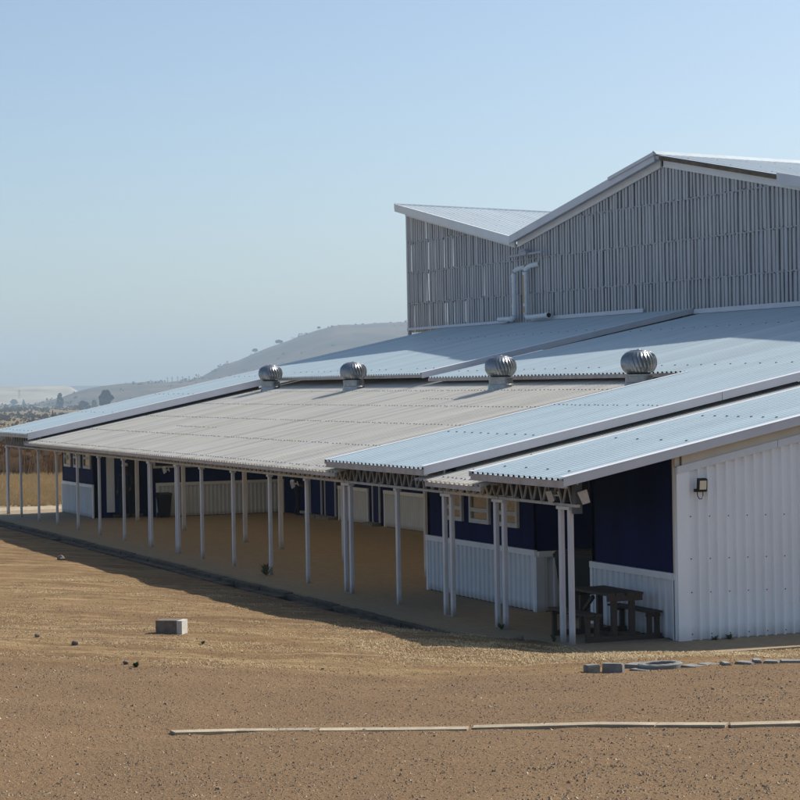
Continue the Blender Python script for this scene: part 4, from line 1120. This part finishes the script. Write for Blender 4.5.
c = place(136, 667); weed((c.x, c.y, c.z), .07, 40, 'flat green weed in the open gravel yard', .016)
c = place(203, 644); weed((c.x, c.y, c.z), .05, 24, 'tiny green weed just right of the concrete block', .014)

# ------------------------------------------------------------------ landscape beyond
def clump(mb, x, y, z, w, h, n, rr):
    for _ in range(n):
        u = rr.uniform(-1, 1); t = rr.uniform(0, 2*PI); q = math.sqrt(1-u*u)*rr.uniform(.5, 1)
        c = Vector((x+w*q*math.cos(t), y+w*q*math.sin(t), z+h*(.5+.5*u)))
        s_ = min(w, 1.6 if w < 1.5 else 9)*rr.uniform(.2, .40)
        a = Vector((rr.gauss(0,1), rr.gauss(0,1), rr.gauss(0,1))).normalized(); b = a.orthogonal().normalized()
        mb.quad(c+a*s_, c+b*s_, c-a*s_, c-b*s_)
# reeds on a bank behind the far end
mb = MB()
for _ in range(3800):
    d = random.uniform(104, 122); s_ = random.uniform(-.30, -.07)*d
    x = FW.x*d+RT.x*s_; y = FW.y*d+RT.y*s_
    bank = .5*sm(102, 110, d)
    clump_ = noise.noise((x*.2, y*.2, 0.))
    for q in range(5):
        a = random.uniform(0, 2*PI); h = min(1.55, random.uniform(.4, 1.3)*(1+.8*clump_)); w = .03; l = h*random.uniform(.05, .4)
        bx, by = x+random.gauss(0, .4), y+random.gauss(0, .4)
        mb.quad((bx-RT.x*w, by-RT.y*w, 0), (bx+RT.x*w, by+RT.y*w, 0), (bx+l*math.cos(a), by+l*math.sin(a), h+bank))
rr = random.Random(31)
for _ in range(640):
    d = rr.uniform(105, 121); s_ = rr.uniform(-.30, -.07)*d
    clump(mb, FW.x*d+RT.x*s_, FW.y*d+RT.y*s_, .2, rr.uniform(.4, 1.2), rr.uniform(.5, 1.55), 26, rr)
tag(mb.build('reeds', M['reed']), 'bank of tall brown reeds beyond the far posts', 'reeds', kind='stuff')
mb = MB()
for _ in range(5200):
    d = 103-24*random.random()**1.8; s_ = random.uniform(-.28, -.09)*d
    if d < 93 and FW.x*d+RT.x*s_ > -78: continue
    x = FW.x*d+RT.x*s_; y = FW.y*d+RT.y*s_
    for q in range(4):
        a = random.uniform(0, 2*PI); h = random.uniform(.12, .45)*(1 if d > 93 else .4); l = h*random.uniform(.2, .9); w = .05
        bx, by = x+random.gauss(0, .3), y+random.gauss(0, .3)
        mb.quad((bx-RT.x*w, by-RT.y*w, -.06), (bx+RT.x*w, by+RT.y*w, -.06), (bx+l*math.cos(a), by+l*math.sin(a), h))
tag(mb.build('bank_grass', M['straw']), 'rough dry grass bank in front of the reeds', 'grass', kind='stuff')
# scrub plain
mb = MB()
rr = random.Random(11)
for _ in range(4800):
    d = 420*(3200/420.)**rr.random(); s_ = rr.uniform(-.33, .04)*d
    x = FW.x*d+RT.x*s_; y = FW.y*d+RT.y*s_
    q = noise.noise((x*.004, y*.004, 2.))+.6*noise.noise((x*.02, y*.02, 4.))
    if q < .05 and rr.random() < .8: continue
    k = (d/700.)**.4
    clump(mb, x, y, gz(x, y)-.1, rr.uniform(.8, 3.2)*k, rr.uniform(.8, 2.2)*k, 9, rr)
tag(mb.build('scrub', M['scrub']), 'dry scrub scattered over the plain behind the building', 'scrub', kind='stuff')

def far_tree(px, d, w, h, m, label, kind='round', base=None, z0=-.1, n=420):
    s_ = (px-400)/2100.*d
    x = FW.x*d+RT.x*s_; y = FW.y*d+RT.y*s_
    e = empty('tree', (x, y, z0), label, 'tree', 'trees and bushes beyond the building')
    mb = MB(); mb.tube([(0,0,0),(0.02*h,0,h*.35),(0,0.02*h,h*.8)], [h*.035, h*.026, h*.008], 7); mb.tube([(0.01*h,0,h*.25),(w*.3,w*.1,h*.5)], [h*.015, h*.006], 5); mb.tube([(0.01*h,0,h*.3),(-w*.28,w*.15,h*.55)], [h*.015, h*.006], 5)
    mb.build('trunk', M['bark'], e, keep=True)
    r = random.Random(int(px*13+d)); mb = MB()
    for _ in range(n):
        u = r.random()
        if kind == 'cone': zz = .06+.94*u; rad = (1-zz)*1.02+.06; 
        elif kind == 'oval': zz = .04+.96*u; rad = math.sin(PI*min(1, zz*.93+.06))**.55
        elif kind == 'flat': zz = .5+.5*u; rad = math.sqrt(max(0, 1-((zz-.72)/.3)**2))
        else: zz = .12+.88*u; rad = math.sqrt(max(0, 1-((zz-.55)/.47)**2))
        t = r.uniform(0, 2*PI)
        rad *= (.75+.45*noise.noise((math.cos(t)*1.4+px, math.sin(t)*1.4, zz*3.5)))*math.sqrt(r.uniform(.25, 1))
        c = Vector((w*.5*rad*math.cos(t), w*.5*rad*math.sin(t), h*zz)); s2 = w*r.uniform(.045, .10)
        a = Vector((r.gauss(0,1), r.gauss(0,1), r.gauss(0,1))).normalized(); b = a.orthogonal().normalized()
        mb.quad(c+a*s2, c+b*s2, c-a*s2*.8, c-b*s2)
    mb.build('crown', m, e, keep=True)
    return e
ZP = -6.1
def plain(px, ybase, wpx, hpx, m, label, kind, n=420):
    """tree on the plain whose foot is seen ybase pixels down the picture"""
    hz_ = 407-.0175*(px+453); d = (CAMH-ZP)*2100/(ybase-hz_)
    far_tree(px, d, wpx*d/2100, hpx*d/2100, m, label, kind, z0=ZP, n=n)
plain(60.3, 408.2, 9.2, 15, M['leaf_olive'], 'oval dark tree standing alone on the plain at the left', 'oval')
plain(105.5, 409, 16.5, 18.5, M['leaf_dark'], 'ragged dark evergreen just behind the far roof edge', 'round', 620)
plain(52.5, 421, 5, 10.5, M['leaf_dark'], 'small dark bush peeping over the far roof edge', 'cone')
plain(83, 408.2, 11.5, 7, M['leaf_olive'], 'low olive bush between the oval tree and the ragged evergreen', 'round')
plain(94, 407, 6, 7, M['leaf_olive'], 'small bush close left of the ragged evergreen', 'round')
plain(14, 405, 9, 5.5, M['leaf_olive'], 'hazy bush left before the pale sand dump', 'round')
plain(23.6, 404.8, 4.5, 5.5, M['leaf_olive'], 'hazy bush right before the pale sand dump', 'cone')
plain(68, 405, 9, 6, M['leaf_olive'], 'wide hazy bush right behind the oval tree', 'round')
far_tree(141, 2880, 16, 11.5, M['leaf_olive'], 'broad hazy tree right of the ragged evergreen', 'round', z0=10)
far_tree(76, 2700, 6.5, 8, M['leaf_olive'], 'hazy narrow bush at the right end of the sand dump', 'round', z0=-2)

# hills: the ridge behind the hall, the low rise before it, the sand dump on the left
PT = {}
def ridge_mesh(name, prof, d0, d1, dpk, m, label, amp, step=4, cat='hill', steep=1.5, nr=46):
    """heightfield; prof = silhouette (direction, height in metres at the crest)"""
    def hgt(px):
        for (a, ha), (b, hb) in zip(prof[:-1], prof[1:]):
            if a <= px <= b:
                t = (px-a)/(b-a); return ha+(hb-ha)*t
        return 0.
    mb = MB(); cols = []
    px = prof[0][0]
    while px <= prof[-1][0]: cols.append(px); px += step
    for px in cols:
        H_ = hgt(px)
        for j in range(nr+1):
            d = d0+(d1-d0)*j/nr
            s_ = (px-400)/2100.*d; x = FW.x*d+RT.x*s_; y = FW.y*d+RT.y*s_
            t = (d-d0)/(dpk-d0) if d < dpk else 1-(d-dpk)/(d1-dpk)
            f = sm(0, 1, t)**(1/steep)
            z = -8+(H_+8)*f + amp*f*noise.fractal((x*.006, y*.006, 1.), 1., 2., 5)*(.5+.5*(1-t))
            mb.v.append((x, y, z))
    w = nr+1
    for i_ in range(len(cols)-1):
        for j in range(nr):
            a = i_*w+j; mb.f.append((a, a+w, a+w+1, a+1)); mb.m.append(0)
    PT[name] = (list(mb.v), len(cols), nr)
    return tag(mb.build(name, m, smooth=True), label, cat, kind='structure')
def crest(px, py, d):
    """height above the plain of a skyline point at distance d"""
    v = ray(px, py); return CAMH + v.z/v.dot(Vector((FW.x, FW.y, 0)))*d
D1 = 3600.
P1 = [(60,403),(130,392),(165,387),(200,377.5),(222,366),(240,361),(252,355.5),(268,349),(283,344),(302,336),(320,330),(335,326),(345,325),(354,325),(370,324),(387,323),(410,322.5),(470,323),(560,330),(700,345),(900,360)]
ridge_mesh('hill', [(a, crest(a, b, D1)) for a, b in P1], 2600, 5200, D1, M['hill'], 'hazy brown hill rising to the right behind the hall', 5., step=3)
D2 = 3000.
P2 = [(30,406.5),(44,402.5),(62,397.5),(75,392.5),(90,388.5),(105,386),(120,384),(144,382),(168,382.5),(195,380),(230,379),(300,384),(420,390)]
ridge_mesh('low_hill', [(a, crest(a, b, D2)) for a, b in P2], 2450, 3900, D2, M['hill'], 'low scrubby rise in front of the brown hill', 3., step=3)
D3 = 4000.
P3 = [(-160,386),(-60,386),(0,386.6),(40,386),(66,385.8),(71,386.5),(76,389.5),(82,393),(88,398)]
ridge_mesh('sand_dump', [(a, crest(a, b, D3)) for a, b in P3], 3800, 4700, D3, M['dune'], 'pale flat topped sand dump on the horizon at the left', 2.5, step=2, steep=1.2)
D4 = 5600.
ridge_mesh('distant_ridge', [(a, crest(a, b, D4)) for a, b in ((-200,388),(40,387.5),(75,386),(100,385.5),(140,386),(200,388),(300,390))], 5000, 6200, D4, M['hill'], 'faint blue ridge along the far horizon', 3., step=4)
# bushes over the slopes that face the viewer
mb = MB(); rr = random.Random(21)
for nm_, cnt_, w0, w1 in (('hill', 900, 2.2, 5.5), ('low_hill', 650, 1.8, 5.)):
    vv, nc, nr_ = PT[nm_]
    c_ = 0
    while c_ < cnt_:
        i_ = rr.randrange(nc); j_ = rr.randrange(int(nr_*.75)); x, y, z = vv[i_*(nr_+1)+j_]
        if z < -5: c_ += 1; continue
        x += rr.uniform(-9, 9); y += rr.uniform(-9, 9)
        c_ += 1
        if noise.noise((x*.006, y*.006, 9.)) < -.05: continue
        w_ = rr.uniform(w0, w1); clump(mb, x, y, z-1., w_, w_*.9, 7, rr)
tag(mb.build('hill_scrub', M['scrub']), 'dark scrub dotted over the brown hill slopes', 'scrub', kind='stuff')
# skyline trees and pylons
for px, py, w_, h_, lab in ((256,353.5,11,9.5,'lower of the two lone trees on the hill slope'), (280,345,15,9.5,'upper of the two lone trees on the hill slope'), (320,329.5,8,6,'small dark tree on the shoulder of the hill crest')):
    far_tree(px, D1-30, w_, h_, M['leaf_olive'], lab, 'flat', z0=crest(px, py, D1)-2.0, n=260)
for i_, (px, py) in enumerate(((340,325.5),(357,324.5),(364,324),(376,323.3),(392,322.6),(399,322.6))):
    far_tree(px, D1-20, 5.0, 2.2, M['leaf_olive'], ['bush on the hill crest, leftmost of the row', 'bush on the hill crest, second of the row', 'bush on the hill crest, third of the row', 'bush on the hill crest, fourth of the row','bush on the hill crest, fifth of the row', 'bush on the hill crest, next to the hall corner'][i_], 'round', z0=crest(px, py, D1)-1.6, n=160)
def pylon(px, py, d, h, lab, grp=None):
    s_ = (px-400)/2100.*d; x = FW.x*d+RT.x*s_; y = FW.y*d+RT.y*s_
    e = empty('pylon', (x, y, crest(px, py, d)), lab, 'pylon', grp)
    mb = MB(); b = h*.09
    for sx, sy in ((-1,-1),(1,-1),(1,1),(-1,1)): mb.beam((sx*b,sy*b,0),(sx*b*.2,sy*b*.2,h), .22, .22)
    for q in range(5):
        z_ = h*q/5; z2 = h*(q+1)/5; w0 = b*(1-.8*q/5); w1 = b*(1-.8*(q+1)/5)
        mb.beam((-w0,-w0,z_),(w1,-w1,z2),.15,.15); mb.beam((w0,-w0,z_),(-w1,-w1,z2),.15,.15)
    mb.build('mast', M['pylon'], e, keep=True)
    mb = MB()
    for z_, l in ((.72,.22),(.84,.18),(.95,.12)): mb.beam((-h*l*RT.x,-h*l*RT.y,h*z_),(h*l*RT.x,h*l*RT.y,h*z_),.25,.25)
    mb.build('crossarm', M['pylon'], e, keep=True)
pylon(19.5, 398.5, 3300, 14, 'faint lattice pylon before the sand dump')
for i_, px in enumerate((168,172.5,178,183,189.5)):
    pylon(px, 382.5-.35*i_, 3100, 8, 'faint pylon in the row on the skyline left of the hill', 'pylons on the skyline')

# ------------------------------------------------------------------ haze
hb = MB(); hb.box(-6600, 60, -2600, 5200, -14, 175)
hm = bpy.data.materials.new('haze_air'); hm.use_nodes = True; nt = hm.node_tree
for n_ in list(nt.nodes):
    if n_.type != 'OUTPUT_MATERIAL': nt.nodes.remove(n_)
pv = nt.nodes.new('ShaderNodeVolumePrincipled'); pv.inputs['Color'].default_value = (.64,.83,1.,1); pv.inputs['Density'].default_value = .00021; pv.inputs['Anisotropy'].default_value = .0
nt.links.new(pv.outputs[0], [n_ for n_ in nt.nodes if n_.type == 'OUTPUT_MATERIAL'][0].inputs['Volume'])
tag(hb.build('haze', hm), 'pale blue haze over the plain and the hills', 'haze', kind='stuff')

# ------------------------------------------------------------------ light
SUN_EL = math.atan(.90); 
sd = Vector((-.21, 1, 0)).normalized()       # towards the sun, in plan
az = math.atan2(sd.x, sd.y)
w = bpy.data.worlds.new('World'); S.world = w; w.use_nodes = True; nt = w.node_tree
bg = nt.nodes['Background']; sky = nt.nodes.new('ShaderNodeTexSky'); sky.sky_type = 'NISHITA'; sky.sun_disc = False
sky.sun_elevation = SUN_EL; sky.sun_rotation = az; sky.altitude = 1500; sky.air_density = 1.0; sky.dust_density = 5.0; sky.ozone_density = 2.2
nt.links.new(mixc(nt, 1., sky.outputs[0], (1., .995, .945), 'MULTIPLY'), bg.inputs[0]); bg.inputs[1].default_value = .109
sl = bpy.data.lights.new('sun', 'SUN'); sl.energy = 4.7; sl.angle = math.radians(.5); sl.color = (1, .95, .87)
so = link(bpy.data.objects.new('sun', sl))
tos = Vector((sd.x*math.cos(SUN_EL), sd.y*math.cos(SUN_EL), math.sin(SUN_EL)))
so.rotation_euler = tos.to_track_quat('Z', 'Y').to_euler(); so.location = (-40, 60, 60)

S.render.engine = 'CYCLES'
S.cycles.use_denoising = True
S.cycles.max_bounces = 8; S.cycles.volume_bounces = 0
S.view_settings.view_transform = 'Standard'; S.view_settings.look = 'None'; S.view_settings.gamma = 1
S.view_settings.exposure = 0.42; S.view_settings.use_curve_mapping = False
S.render.resolution_x = S.render.resolution_y = 1024
